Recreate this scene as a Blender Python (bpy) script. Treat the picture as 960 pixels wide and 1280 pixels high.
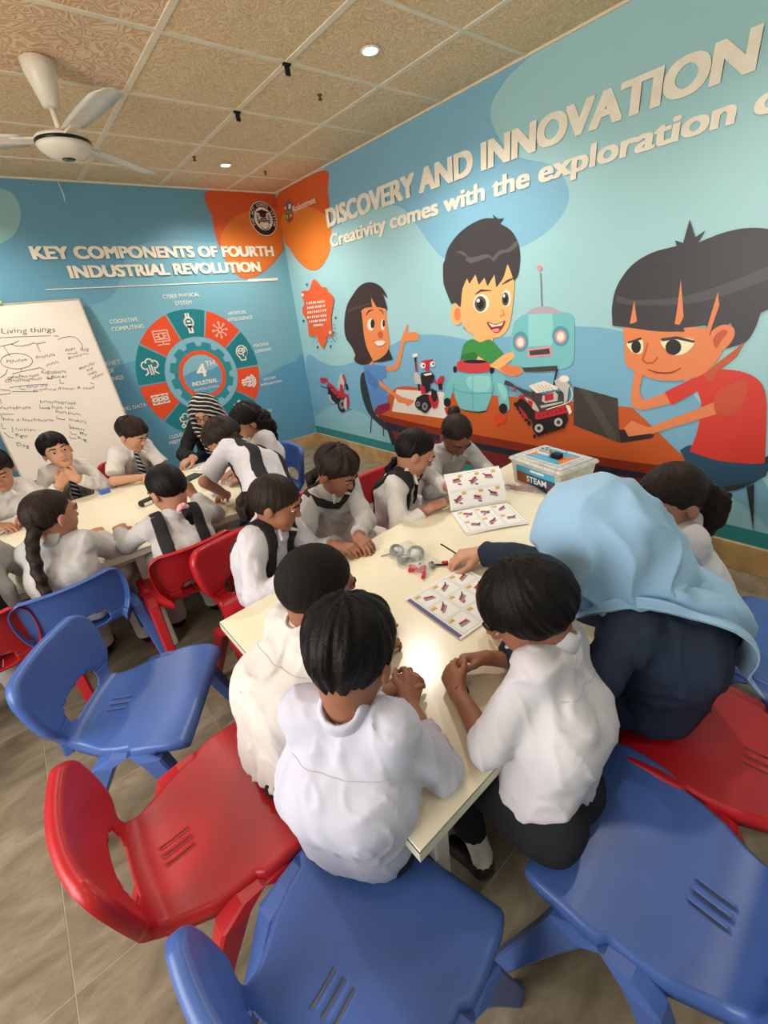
import bpy, bmesh, math, random
import numpy as np
from mathutils import Vector, Matrix, geometry
for _o in list(bpy.data.objects): bpy.data.objects.remove(_o)
SC = bpy.context.scene
COL = SC.collection
random.seed(7); RNG = np.random.RandomState(11)
# ------------------------------------------------------------------ camera
CAM = bpy.data.cameras.new('camera'); cam = bpy.data.objects.new('camera', CAM); COL.objects.link(cam)
_R = ((0.7579836, -0.6442886, -0.1017498), (-0.3499779, -0.2700808, -0.8969793), (0.5504328, 0.7155058, -0.4302036))
_rt, _dn, _fw = (Vector(r).normalized() for r in _R)
_m = Matrix((_rt, -_dn, -_fw)).transposed().to_4x4(); _m.translation = (-2.68228, -4.66320, 1.50427)
cam.matrix_world = _m
CAM.sensor_fit = 'HORIZONTAL'; CAM.sensor_width = 36.0; CAM.lens = 544.0 * 36.0 / 960.0
CAM.clip_start = 0.02; CAM.clip_end = 60
SC.camera = cam
# ------------------------------------------------------------------ world, lights, exposure
W = bpy.data.worlds.new('world'); SC.world = W; W.use_nodes = True
_bg = W.node_tree.nodes['Background']; _bg.inputs[0].default_value = (1.0, 0.97, 0.93, 1); _bg.inputs[1].default_value = 0.8
def area(name, loc, target, sx, sy, power, col):
    l = bpy.data.lights.new(name, 'AREA'); l.shape = 'RECTANGLE'; l.size = sx; l.size_y = sy; l.energy = power; l.color = col
    o = bpy.data.objects.new(name, l); COL.objects.link(o); o.location = loc
    o.rotation_euler = (Vector(target) - Vector(loc)).to_track_quat('-Z', 'Y').to_euler(); return o
area('window_daylight', (-4.85, -3.7, 1.6), (-2.4, -3.6, 0.7), 2.2, 1.5, 95, (1.0, 0.95, 0.88))
LIGHT_SPOTS = [(-0.80, -0.70), (-0.81, -2.53), (-0.81, -4.36), (-2.75, -4.36), (-2.75, -2.53), (-2.75, -0.70), (-1.75, -5.8), (-3.6, -5.8)]  # first two are in view; the others are unseen lamps added for brightness
LAMP_POWER = 17
LAMP_REL = [1.15, 1.15, .5, .12, .35, .9, .25, .2]
SC.view_settings.view_transform = 'Standard'; SC.view_settings.look = 'None'
SC.view_settings.exposure = 0.0; SC.view_settings.gamma = 1.0; SC.view_settings.use_curve_mapping = False
# ------------------------------------------------------------------ helpers: materials
def lin(c):
    return tuple(((v / 255.0) / 12.92 if v / 255.0 <= 0.04045 else ((v / 255.0 + 0.055) / 1.055) ** 2.4) for v in c)
_M = {}
def mat(name, rgb, rough=0.6, spec=0.3, var=0.06, scale=14.0, bump=0.0, bscale=60.0, sheen=0.0, stretch=None, trans=0.0, coat=0.0, metal=0.0, emit=0.0, tex='noise'):
    if name in _M: return _M[name]
    m = bpy.data.materials.new(name); m.use_nodes = True; nt = m.node_tree; N = nt.nodes; L = nt.links
    b = N['Principled BSDF']; c = lin(rgb)
    b.inputs['Roughness'].default_value = rough; b.inputs['Specular IOR Level'].default_value = spec
    b.inputs['Metallic'].default_value = metal
    if sheen: b.inputs['Sheen Weight'].default_value = sheen
    if coat: b.inputs['Coat Weight'].default_value = coat; b.inputs['Coat Roughness'].default_value = 0.15
    if trans: b.inputs['Transmission Weight'].default_value = trans
    tc = N.new('ShaderNodeTexCoord'); mp = N.new('ShaderNodeMapping'); L.new(tc.outputs['Object'], mp.inputs[0])
    if stretch: mp.inputs['Scale'].default_value = stretch
    nz = N.new('ShaderNodeTexNoise'); nz.inputs['Scale'].default_value = scale; nz.inputs['Detail'].default_value = 4; L.new(mp.outputs[0], nz.inputs[0])
    rp = N.new('ShaderNodeValToRGB'); L.new(nz.outputs[0], rp.inputs[0])
    rp.color_ramp.elements[0].position = 0.3; rp.color_ramp.elements[1].position = 0.7
    rp.color_ramp.elements[0].color = (*[max(0, v * (1 - var)) for v in c], 1); rp.color_ramp.elements[1].color = (*[min(1, v * (1 + var)) for v in c], 1)
    L.new(rp.outputs[0], b.inputs['Base Color'])
    if emit:
        b.inputs['Emission Color'].default_value = (*c, 1); b.inputs['Emission Strength'].default_value = emit
    if bump:
        n2 = N.new('ShaderNodeTexNoise'); n2.inputs['Scale'].default_value = bscale; n2.inputs['Detail'].default_value = 3; L.new(mp.outputs[0], n2.inputs[0])
        bp = N.new('ShaderNodeBump'); bp.inputs['Strength'].default_value = bump; bp.inputs['Distance'].default_value = 0.004
        L.new(n2.outputs[0], bp.inputs['Height']); L.new(bp.outputs[0], b.inputs['Normal'])
    _M[name] = m; return m
def stripes(name, c1, c2, scale, direction, width=0.5, rough=0.7, noise=0.0):
    m = mat(name, c1, rough); nt = m.node_tree; N = nt.nodes; L = nt.links
    tc = N.new('ShaderNodeTexCoord'); dt = N.new('ShaderNodeVectorMath'); dt.operation = 'DOT_PRODUCT'; L.new(tc.outputs['Object'], dt.inputs[0]); dt.inputs[1].default_value = direction
    mu = N.new('ShaderNodeMath'); mu.operation = 'MULTIPLY'; mu.inputs[1].default_value = scale; L.new(dt.outputs['Value'], mu.inputs[0])
    src = mu
    if noise:
        nz = N.new('ShaderNodeTexNoise'); nz.inputs['Scale'].default_value = 9; L.new(tc.outputs['Object'], nz.inputs[0])
        ad = N.new('ShaderNodeMath'); ad.operation = 'MULTIPLY_ADD'; ad.inputs[1].default_value = noise; L.new(nz.outputs[0], ad.inputs[0]); L.new(mu.outputs[0], ad.inputs[2]); src = ad
    fr = N.new('ShaderNodeMath'); fr.operation = 'FRACT'; L.new(src.outputs[0], fr.inputs[0])
    gt = N.new('ShaderNodeMath'); gt.operation = 'GREATER_THAN'; gt.inputs[1].default_value = width; L.new(fr.outputs[0], gt.inputs[0])
    mx = N.new('ShaderNodeMix'); mx.data_type = 'RGBA'; L.new(gt.outputs[0], mx.inputs[0]); mx.inputs[6].default_value = (*lin(c1), 1); mx.inputs[7].default_value = (*lin(c2), 1)
    L.new(mx.outputs[2], N['Principled BSDF'].inputs['Base Color']); return m
# ------------------------------------------------------------------ helpers: objects
def wloc(o):
    v = Vector((0, 0, 0))
    while o is not None: v = v + o.location; o = o.parent
    return v
def link(name, me, parent=None, loc=(0, 0, 0)):
    o = bpy.data.objects.new(name, me); COL.objects.link(o); o.location = loc
    if parent is not None: o.parent = parent
    return o
def tag(o, label, cat, group=None, kind=None):
    o['label'] = label; o['category'] = cat
    if group: o['group'] = group
    if kind: o['kind'] = kind
    return o
def thing(name, label, cat, loc=(0, 0, 0), rz=0.0, group=None):
    o = bpy.data.objects.new(name, None); COL.objects.link(o); o.location = loc; o.rotation_euler = (0, 0, rz); o.empty_display_size = 0.05
    return tag(o, label, cat, group)
def meshdata(name, V, F, mats, smooth=True, midx=None):
    me = bpy.data.meshes.new(name); me.from_pydata([tuple(v) for v in V], [], [tuple(int(i) for i in f) for f in F])
    for m in (mats if isinstance(mats, (list, tuple)) else [mats]): me.materials.append(m)
    if midx is not None: me.polygons.foreach_set('material_index', midx)
    me.polygons.foreach_set('use_smooth', [bool(smooth)] * len(me.polygons)); me.update(); return me
def fastmesh(name, V, F, m, smooth=True):
    me = bpy.data.meshes.new(name); nv, nf = len(V), len(F); k = F.shape[1]
    me.vertices.add(nv); me.vertices.foreach_set('co', np.ascontiguousarray(V, np.float32).ravel())
    me.loops.add(nf * k); me.loops.foreach_set('vertex_index', np.ascontiguousarray(F, np.int32).ravel())
    me.polygons.add(nf); me.polygons.foreach_set('loop_start', np.arange(nf, dtype=np.int32) * k)
    me.polygons.foreach_set('use_smooth', np.full(nf, smooth)); me.materials.append(m); me.update(calc_edges=True); return me
class MB:
    """collects boxes, tubes, lofts into one mesh"""
    def __init__(s): s.V = []; s.F = []; s.MI = []; s.mi = 0
    def add(s, V, F):
        o = len(s.V); s.V += [tuple(v) for v in V]; s.F += [tuple(i + o for i in f) for f in F]; s.MI += [s.mi] * len(F); return s
    def box(s, lo, hi, M=None, bev=0.0):
        x0, y0, z0 = lo; x1, y1, z1 = hi
        if bev:
            b = bev; ring = lambda z, i: [(x0 + b + i, y0 + i, z), (x1 - b - i, y0 + i, z), (x1 - i, y0 + b + i, z), (x1 - i, y1 - b - i, z), (x1 - b - i, y1 - i, z), (x0 + b + i, y1 - i, z), (x0 + i, y1 - b - i, z), (x0 + i, y0 + b + i, z)]
            V = ring(z0, b * .6) + ring(z0 + b, 0) + ring(z1 - b, 0) + ring(z1, b * .6)
            F = [tuple(range(7, -1, -1)), tuple(range(24, 32))]
            for k in range(3):
                for i in range(8): F.append((k * 8 + i, k * 8 + (i + 1) % 8, (k + 1) * 8 + (i + 1) % 8, (k + 1) * 8 + i))
        else:
            V = [(x0, y0, z0), (x1, y0, z0), (x1, y1, z0), (x0, y1, z0), (x0, y0, z1), (x1, y0, z1), (x1, y1, z1), (x0, y1, z1)]
            F = [(3, 2, 1, 0), (4, 5, 6, 7), (0, 1, 5, 4), (1, 2, 6, 5), (2, 3, 7, 6), (3, 0, 4, 7)]
        if M is not None: V = [M @ Vector(v) for v in V]
        return s.add(V, F)
    def tube(s, pts, r, n=8, cap=True):
        pts = [Vector(p) for p in pts]; V = []; F = []
        rs = r if isinstance(r, (list, tuple)) else [r] * len(pts)
        up = None
        for i, p in enumerate(pts):
            d = (pts[min(i + 1, len(pts) - 1)] - pts[max(i - 1, 0)]).normalized()
            if up is None: up = d.orthogonal().normalized()
            up = (up - d * up.dot(d)).normalized(); sd = d.cross(up)
            for k in range(n):
                a = 2 * math.pi * k / n; V.append(p + (up * math.cos(a) + sd * math.sin(a)) * rs[i])
        for i in range(len(pts) - 1):
            for k in range(n): F.append((i * n + k, i * n + (k + 1) % n, (i + 1) * n + (k + 1) % n, (i + 1) * n + k))
        if cap: F.append(tuple(range(n - 1, -1, -1))); F.append(tuple((len(pts) - 1) * n + k for k in range(n)))
        return s.add(V, F)
    def lathe(s, prof, c=(0, 0, 0), n=32, M=None):
        V = []; F = []
        for (r, z) in prof:
            for k in range(n):
                a = 2 * math.pi * k / n; V.append(Vector((c[0] + r * math.cos(a), c[1] + r * math.sin(a), c[2] + z)))
        for i in range(len(prof) - 1):
            for k in range(n): F.append((i * n + k, i * n + (k + 1) % n, (i + 1) * n + (k + 1) % n, (i + 1) * n + k))
        F.append(tuple(range(n - 1, -1, -1))); F.append(tuple((len(prof) - 1) * n + k for k in range(n)))
        if M is not None: V = [M @ v for v in V]
        return s.add(V, F)
    def build(s, name, m, parent=None, smooth=False, loc=(0, 0, 0), rel=True):
        V = s.V
        if parent is not None and rel:
            w = wloc(parent); V = [(v[0] - w.x, v[1] - w.y, v[2] - w.z) for v in V]
        me = meshdata(name, V, s.F, m, smooth, s.MI if isinstance(m, (list, tuple)) else None)
        return link(name, me, parent, loc)
# ------------------------------------------------------------------ helpers: signed distance modelling
def A(v): return np.asarray(v, np.float32)
_LAT = RNG.rand(32, 32, 32).astype(np.float32)
def vnoise(P):
    i = np.floor(P).astype(np.int32); f = P - i; f = f * f * (3 - 2 * f); i &= 31; j = (i + 1) & 31
    x0, y0, z0 = i[:, 0], i[:, 1], i[:, 2]; x1, y1, z1 = j[:, 0], j[:, 1], j[:, 2]; fx, fy, fz = f[:, 0], f[:, 1], f[:, 2]
    a = _LAT[x0, y0, z0] * (1 - fx) + _LAT[x1, y0, z0] * fx; b = _LAT[x0, y1, z0] * (1 - fx) + _LAT[x1, y1, z0] * fx
    c = _LAT[x0, y0, z1] * (1 - fx) + _LAT[x1, y0, z1] * fx; d = _LAT[x0, y1, z1] * (1 - fx) + _LAT[x1, y1, z1] * fx
    return (a * (1 - fy) + b * fy) * (1 - fz) + (c * (1 - fy) + d * fy) * fz
def cone(P, a, b, ra, rb):
    a = A(a); ba = A(b) - a; pa = P - a; h = np.clip((pa @ ba) / max(1e-9, float(ba @ ba)), 0, 1)
    d = pa - h[:, None] * ba; return np.sqrt(np.einsum('ij,ij->i', d, d)) - (ra + (rb - ra) * h)
def ell(P, c, r, B=None):
    q = P - A(c)
    if B is not None: q = q @ B.T
    q = q / A(r); k0 = np.sqrt(np.einsum('ij,ij->i', q, q)) + 1e-6; q = q / A(r); k1 = np.sqrt(np.einsum('ij,ij->i', q, q)) + 1e-6
    return k0 * (k0 - 1) / k1
def su(a, b, k):
    if k <= 0: return np.minimum(a, b)
    h = np.clip(k - np.abs(a - b), 0, None) / k; return np.minimum(a, b) - h * h * k * .25
def ss(a, b, k):   # a minus b
    return -su(-a, b, k)
def bnd(pts, pad):
    p = A(pts); return p.min(0) - pad, p.max(0) + pad
def surf(f, lo, hi, res, lip=1.5):
    lo = A(lo); n = (np.ceil((A(hi) - lo) / res).astype(int) + 1); bs = 8; nb = (n + bs - 1) // bs; n = nb * bs
    ax = [lo[k] + (np.arange(nb[k], dtype=np.float32) * bs + (bs - 1) / 2) * res for k in range(3)]
    C = np.stack(np.meshgrid(*ax, indexing='ij'), -1).reshape(-1, 3).astype(np.float32)
    dc = f(C); act = np.abs(dc) < lip * bs * res * .87 + res
    D = np.repeat(np.repeat(np.repeat(np.sign(dc).reshape(nb), bs, 0), bs, 1), bs, 2).astype(np.float32)
    off = np.stack(np.meshgrid(*[np.arange(bs)] * 3, indexing='ij'), -1).reshape(-1, 3)
    base = np.stack(np.unravel_index(np.nonzero(act)[0], nb), -1) * bs
    I = (base[:, None, :] + off[None]).reshape(-1, 3)
    if len(I) == 0: return np.zeros((0, 3)), np.zeros((0, 4), int)
    D[I[:, 0], I[:, 1], I[:, 2]] = f(lo + I.astype(np.float32) * res)
    S = D < 0
    cs = [S[i:n[0] - 1 + i, j:n[1] - 1 + j, k:n[2] - 1 + k] for i in (0, 1) for j in (0, 1) for k in (0, 1)]
    sm = sum(c.astype(np.int8) for c in cs); mk = (sm > 0) & (sm < 8); idx = np.full(mk.shape, -1, np.int32)
    cell = np.argwhere(mk); idx[mk] = np.arange(len(cell)); acc = np.zeros((len(cell), 3)); cnt = np.zeros(len(cell))
    for axis in range(3):
        for u in (0, 1):
            for v in (0, 1):
                o = [u, v]; o.insert(axis, 0); e = [0, 0, 0]; e[axis] = 1
                c0 = cell + o; c1 = c0 + e; d0 = D[c0[:, 0], c0[:, 1], c0[:, 2]]; d1 = D[c1[:, 0], c1[:, 1], c1[:, 2]]
                k = (d0 < 0) != (d1 < 0); t = np.where(k, d0 / np.where(k, d0 - d1, 1), 0)
                q = c0.astype(float); q[:, axis] += t; acc[k] += q[k]; cnt[k] += 1
    V = lo + acc / np.maximum(cnt, 1)[:, None] * res
    Q = []
    for axis in range(3):
        a, b = [k for k in range(3) if k != axis]
        e = np.argwhere(np.take(S, range(n[axis] - 1), axis) != np.take(S, range(1, n[axis]), axis))
        e = e[(e[:, a] > 0) & (e[:, b] > 0) & (e[:, a] < n[a] - 1) & (e[:, b] < n[b] - 1)]
        def at(da, db):
            c = e.copy(); c[:, a] += da; c[:, b] += db; return idx[c[:, 0], c[:, 1], c[:, 2]]
        q = np.stack([at(-1, -1), at(0, -1), at(0, 0), at(-1, 0)], -1); ins = S[e[:, 0], e[:, 1], e[:, 2]]
        fl = ins if axis != 1 else ~ins
        q = np.where(fl[:, None], q, q[:, ::-1]); Q.append(q)
    Q = np.concatenate(Q); Q = Q[(Q >= 0).all(1)]; return V, Q
def sdfobj(name, f, lo, hi, res, m, parent, smooth_it=1):
    V, F = surf(f, lo, hi, res); return vfobj(name, [(V, F)], m, parent, smooth_it)
def relax(V, F, it):
    for _ in range(it):
        s = np.zeros_like(V); c = np.zeros(len(V))
        for k in range(4):
            np.add.at(s, F[:, k], V[F[:, (k + 1) % 4]]); np.add.at(s, F[:, k], V[F[:, (k + 3) % 4]]); np.add.at(c, F[:, k], 2)
        V = V * .45 + .55 * s / np.maximum(c, 1)[:, None]
    return V
def vfobj(name, parts, m, parent, smooth_it=1):
    VV = []; FF = []; o = 0
    for V, F in parts:
        if len(V) == 0: continue
        if smooth_it: V = relax(V, F, smooth_it)
        VV.append(V); FF.append(F + o); o += len(V)
    V = np.concatenate(VV); F = np.concatenate(FF)
    if parent is not None: V = V - np.array(wloc(parent))
    return link(name, fastmesh(name, V, F, m), parent)
# ------------------------------------------------------------------ the room
H = 2.604; XL = -4.6; YF = -6.6
def struct(o): o['kind'] = 'structure'; return o
def mat_floor():
    m = mat('floor_stone', (141, 128, 108), rough=0.42, spec=0.4); nt = m.node_tree; N = nt.nodes; L = nt.links; b = N['Principled BSDF']
    tc = N.new('ShaderNodeTexCoord'); geo = N.new('ShaderNodeNewGeometry'); inf = N.new('ShaderNodeObjectInfo')
    ad = N.new('ShaderNodeVectorMath'); ad.operation = 'ADD'; L.new(tc.outputs['Object'], ad.inputs[0]); sc = N.new('ShaderNodeVectorMath'); sc.operation = 'SCALE'; sc.inputs[3].default_value = 9.0
    L.new(inf.outputs['Random'], sc.inputs[0]); L.new(sc.outputs[0], ad.inputs[1])
    mp = N.new('ShaderNodeMapping'); mp.inputs['Rotation'].default_value = (0, 0, 0.6); mp.inputs['Scale'].default_value = (1.0, 2.2, 1); L.new(ad.outputs[0], mp.inputs[0])
    n1 = N.new('ShaderNodeTexNoise'); n1.inputs['Scale'].default_value = 5.0; n1.inputs['Detail'].default_value = 8; n1.inputs['Roughness'].default_value = .65; n1.inputs['Distortion'].default_value = .5; L.new(mp.outputs[0], n1.inputs[0])
    rp = N.new('ShaderNodeValToRGB'); e = rp.color_ramp.elements; e[0].position = .28; e[0].color = (*lin((108, 97, 81)), 1); e[1].position = .72; e[1].color = (*lin((166, 153, 130)), 1)
    k = e.new(.5); k.color = (*lin((136, 124, 104)), 1); L.new(n1.outputs[0], rp.inputs[0]); L.new(rp.outputs[0], b.inputs['Base Color'])
    n2 = N.new('ShaderNodeTexNoise'); n2.inputs['Scale'].default_value = 7.0; n2.inputs['Detail'].default_value = 6; n2.inputs['Distortion'].default_value = .8; L.new(mp.outputs[0], n2.inputs[0])
    bp = N.new('ShaderNodeBump'); bp.inputs['Strength'].default_value = .35; bp.inputs['Distance'].default_value = .004; L.new(n2.outputs[0], bp.inputs['Height']); L.new(bp.outputs[0], b.inputs['Normal']); return m
def mat_ceiling(name, c0, c1, scale, amt):
    m = mat(name, c0, rough=0.62, spec=0.3); nt = m.node_tree; N = nt.nodes; L = nt.links; b = N['Principled BSDF']
    tc = N.new('ShaderNodeTexCoord')
    nz = N.new('ShaderNodeTexNoise'); nz.inputs['Scale'].default_value = scale; nz.inputs['Detail'].default_value = 1.5; nz.inputs['Distortion'].default_value = 1.6; L.new(tc.outputs['Object'], nz.inputs[0])
    mu = N.new('ShaderNodeMath'); mu.operation = 'MULTIPLY'; mu.inputs[1].default_value = 7.0; L.new(nz.outputs[0], mu.inputs[0])
    pp = N.new('ShaderNodeMath'); pp.operation = 'PINGPONG'; pp.inputs[1].default_value = 0.5; L.new(mu.outputs[0], pp.inputs[0])
    rp = N.new('ShaderNodeValToRGB'); e = rp.color_ramp.elements; e[0].position = .12; e[0].color = (*lin(c1), 1); e[1].position = .42; e[1].color = (*lin(c0), 1); L.new(pp.outputs[0], rp.inputs[0]); L.new(rp.outputs[0], b.inputs['Base Color'])
    bp = N.new('ShaderNodeBump'); bp.inputs['Strength'].default_value = amt; bp.inputs['Distance'].default_value = .004; bp.invert = True; L.new(pp.outputs[0], bp.inputs['Height']); L.new(bp.outputs[0], b.inputs['Normal']); return m
M_FLOOR = mat_floor(); M_GROUT = mat('floor_grout', (168, 156, 132), rough=.9)
M_CT1 = mat_ceiling('ceiling_tile_a', (226, 190, 144), (246, 218, 176), 14, .6)
M_CT2 = mat_ceiling('ceiling_tile_b', (224, 180, 140), (248, 216, 180), 8, .9)
M_BAR = mat('ceiling_bar', (240, 226, 200), rough=.5)
fl = MB().box((XL, YF, -0.08), (0.12, 0.12, -0.0008)).build('floor', M_GROUT); struct(fl)
def cuts(a, b, start, step):
    c = [a]; k = math.ceil((a - start) / step)
    v = start + k * step
    while v < b - 1e-6:
        if v > a + 1e-6: c.append(v)
        v += step
    return c + [b]
_cache = {}
def tile(parent, name, x0, x1, y0, y1, z0, z1, m, bev):
    key = (name, round(x1 - x0, 3), round(y1 - y0, 3), m.name)
    if key not in _cache:
        hx, hy = (x1 - x0) / 2, (y1 - y0) / 2; _cache[key] = meshdata(name, *(lambda q: (q.V, q.F))(MB().box((-hx, -hy, z0), (hx, hy, z1), bev=bev)), m, False)
    return link(name, _cache[key], parent, ((x0 + x1) / 2, (y0 + y1) / 2, 0))
gx = cuts(XL, 0.0, -3.10, .578); gy = cuts(YF, 0.0, -3.127, .565)
for i in range(len(gx) - 1):
    for j in range(len(gy) - 1):
        if gx[i + 1] - gx[i] > .03 and gy[j + 1] - gy[j] > .03:
            tile(fl, 'floor_tile', gx[i] + .0012, gx[i + 1] - .0012, gy[j] + .0012, gy[j + 1] - .0012, -0.012, 0.0, M_FLOOR, .0012)
ce = MB().box((XL, YF, H + .02), (0.12, 0.12, H + .10)).build('ceiling', mat('ceiling_slab', (150, 140, 125))); struct(ce)
cx = cuts(XL, 0.0, -.5116, .6); cy = cuts(YF, 0.0, -1.052, .6)
for i in range(len(cx) - 1):
    for j in range(len(cy) - 1):
        m2 = (abs(cx[i] + 2.31) < .02 and cy[j] < -1.9) or (cx[i] < -2.8)
        tile(ce, 'ceiling_tile', cx[i] + .003, cx[i + 1] - .003, cy[j] + .003, cy[j + 1] - .003, H, H + .012, M_CT2 if m2 else M_CT1, .0015)
for x in cx[1:-1]: MB().box((x - .014, YF, H - .005), (x + .014, 0, H + .001)).build('ceiling_bar', M_BAR, ce)
for y in cy[1:-1]: MB().box((XL, y - .012, H - .0045), (0, y + .012, H + .001)).build('ceiling_bar', M_BAR, ce)
MB().box((-.012, YF, H - .012), (0, 0, H + .002)).build('ceiling_edge_trim', M_BAR, ce); MB().box((XL, -.012, H - .012), (-.012, 0, H + .002)).build('ceiling_edge_trim', M_BAR, ce)
M_WR = mat('mural_aqua', (168, 214, 220), rough=.38, spec=.45, var=.03, scale=1.2); M_WB = mat('mural_teal_blue', (122, 178, 196), rough=.38, spec=.45, var=.03, scale=1.2)
wr = MB().box((0, YF, -.05), (.12, .12, H + .05)).build('wall_right', M_WR); struct(wr)
wb = MB().box((XL, 0, -.05), (0, .12, H + .05)).build('wall_back', M_WB); struct(wb)
M_WL = mat('paint_pale_aqua', (190, 214, 214), rough=.6)
wl = MB().box((XL - .12, YF, -.05), (XL, -4.8, H + .05)).box((XL - .12, -2.6, -.05), (XL, .12, H + .05)).box((XL - .12, -4.8, -.05), (XL, -2.6, .85)).box((XL - .12, -4.8, 2.3), (XL, -2.6, H + .05)).build('wall_left', M_WL); struct(wl)
win = MB()
for y in (-4.78, -3.7, -2.62): win.box((XL - .07, y - .02, .85), (XL - .03, y + .02, 2.3))
for z in (.87, 2.28): win.box((XL - .07, -4.8, z - .02), (XL - .03, -2.6, z + .02))
struct(win.build('window_1', mat('window_frame', (225, 222, 215))))
struct(MB().box((XL, YF - .12, -.05), (.12, YF, H + .05)).build('wall_front', M_WL))
# stone skirting in separate slabs
def mat_skirt():
    m = mat('skirting_stone', (196, 160, 112), rough=.35, spec=.5, var=.22, scale=9, bump=.15); return m
M_SK = mat_skirt(); M_SKT = mat('skirting_top', (222, 200, 160), rough=.5)
for nm, ax in (('baseboard_right', 1), ('baseboard_back', 0)):
    b = MB().box((-.012, YF, 0), (0, 0, .152)) if ax else MB().box((XL, -.012, 0), (-.012, 0, .152))
    b = struct(b.build(nm, M_SKT)); v = -.012; step = .9
    lim = YF if ax else XL
    while v > lim:
        w = max(lim, v - step)
        if ax: MB().box((-.022, w + .001, 0), (-.011, v - .001, .157), bev=.003).build('skirting_slab', M_SK, b)
        else: MB().box((w + .001, -.022, 0), (v - .001, -.011, .157), bev=.003).build('skirting_slab', M_SK, b)
        v = w
# ------------------------------------------------------------------ mural, flat print on the walls
PAL = dict(mid=(136, 190, 216), wave=(128, 184, 214), wave2=(150, 204, 220), orange=(226, 98, 44), orange2=(240, 134, 50), splash=(245, 100, 48), dk=(60, 95, 105), wht=(250, 240, 226), lg_grey=(110, 115, 115), lg_green=(95, 120, 55), lg_lite=(170, 200, 110), red=(205, 45, 62), pink=(245, 150, 160),
  chairdk=(52, 58, 62), maroonp=(150, 40, 70), dress=(95, 145, 205), dress2=(80, 128, 190), skin1=(240, 145, 88), skin1d=(205, 100, 60), ghair=(66, 50, 48), ghair2=(88, 68, 62), eyew=(250, 235, 220), blk=(42, 40, 42), panel=(125, 45, 40), navy=(42, 42, 62), deskside=(140, 50, 32), desk=(208, 96, 46), paper=(240, 232, 222), gry=(140, 140, 138), lgry=(205, 200, 195), dgry=(78, 72, 72), teal=(50, 140, 145),
  skin2=(250, 190, 125), skin2d=(240, 135, 90), green=(70, 150, 80), green2=(52, 125, 65), bhair=(70, 66, 68), bhair2=(102, 98, 98), iris=(95, 85, 85), mouth=(150, 50, 45), aqua2=(125, 200, 205), aqua3=(155, 220, 220), aqua4=(90, 165, 178), redt=(225, 75, 50), redb=(215, 70, 75), dome=(190, 175, 185), lap=(72, 68, 64), lap2=(86, 82, 76), lap3=(52, 50, 50), jeans=(48, 82, 110), shirtr=(224, 62, 52), shirtr2=(212, 84, 58), skin3=(238, 140, 90), skin3d=(205, 92, 58), bhair3=(66, 64, 68), bhair4=(84, 84, 88), eyew2=(250, 240, 200),
  bdark=(108, 164, 190), bpale=(150, 195, 195), bwave=(98, 158, 190), orangeb=(214, 92, 48), orangeb2=(222, 122, 52), tealseg=(32, 128, 138), orseg=(232, 82, 42), gear=(48, 142, 155), ring=(236, 88, 48), icon=(240, 235, 225), iconp=(250, 190, 165), ltblue=(135, 188, 205))
def pm(c): return mat('print_' + c, PAL[c], rough=.4, spec=.4, var=.025, scale=3)
def wall_pt(w, u, v, d):
    return (-d, -u, v) if w == 'R' else (u, -d, v)
def crom(p, n=5):
    out = []; k = len(p)
    for i in range(k):
        a, b, c, d = p[i - 1], p[i], p[(i + 1) % k], p[(i + 2) % k]
        for j in range(n):
            t = j / n; out.append(tuple(.5 * (2 * b[q] + (c[q] - a[q]) * t + (2 * a[q] - 5 * b[q] + 4 * c[q] - d[q]) * t * t + (3 * b[q] - a[q] - 3 * c[q] + d[q]) * t ** 3) for q in (0, 1)))
    return out
def autosm(p, n=4):
    k = len(p); out = []; T = []
    for i in range(k):
        a, b, c = p[i - 1], p[i], p[(i + 1) % k]; d1 = (b[0] - a[0], b[1] - a[1]); d2 = (c[0] - b[0], c[1] - b[1]); m = math.hypot(*d1) * math.hypot(*d2) + 1e-9
        T.append(None if (d1[0] * d2[0] + d1[1] * d2[1]) / m < .64 else ((c[0] - a[0]) / 2, (c[1] - a[1]) / 2))
    for i in range(k):
        b, c = p[i], p[(i + 1) % k]; d = (c[0] - b[0], c[1] - b[1]); t0, t1 = T[i] or d, T[(i + 1) % k] or d; L = math.hypot(*d)
        t0, t1 = (tuple(v * min(1, L / (math.hypot(*t) + 1e-9)) for v in t) for t in (t0, t1))
        for j in range(n if (T[i] or T[(i + 1) % k]) else 1):
            t = j / n; h1, h2, h3, h4 = 2 * t ** 3 - 3 * t * t + 1, t ** 3 - 2 * t * t + t, -2 * t ** 3 + 3 * t * t, t ** 3 - t * t
            out.append(tuple(h1 * b[q] + h2 * t0[q] + h3 * c[q] + h4 * t1[q] for q in (0, 1)))
    return out
def clampwall(w, p):
    hi = H - .013
    return [((max(.0005, u) if w == 'R' else min(-.0005, u)), min(hi, max(.1575, v))) for u, v in p]
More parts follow.
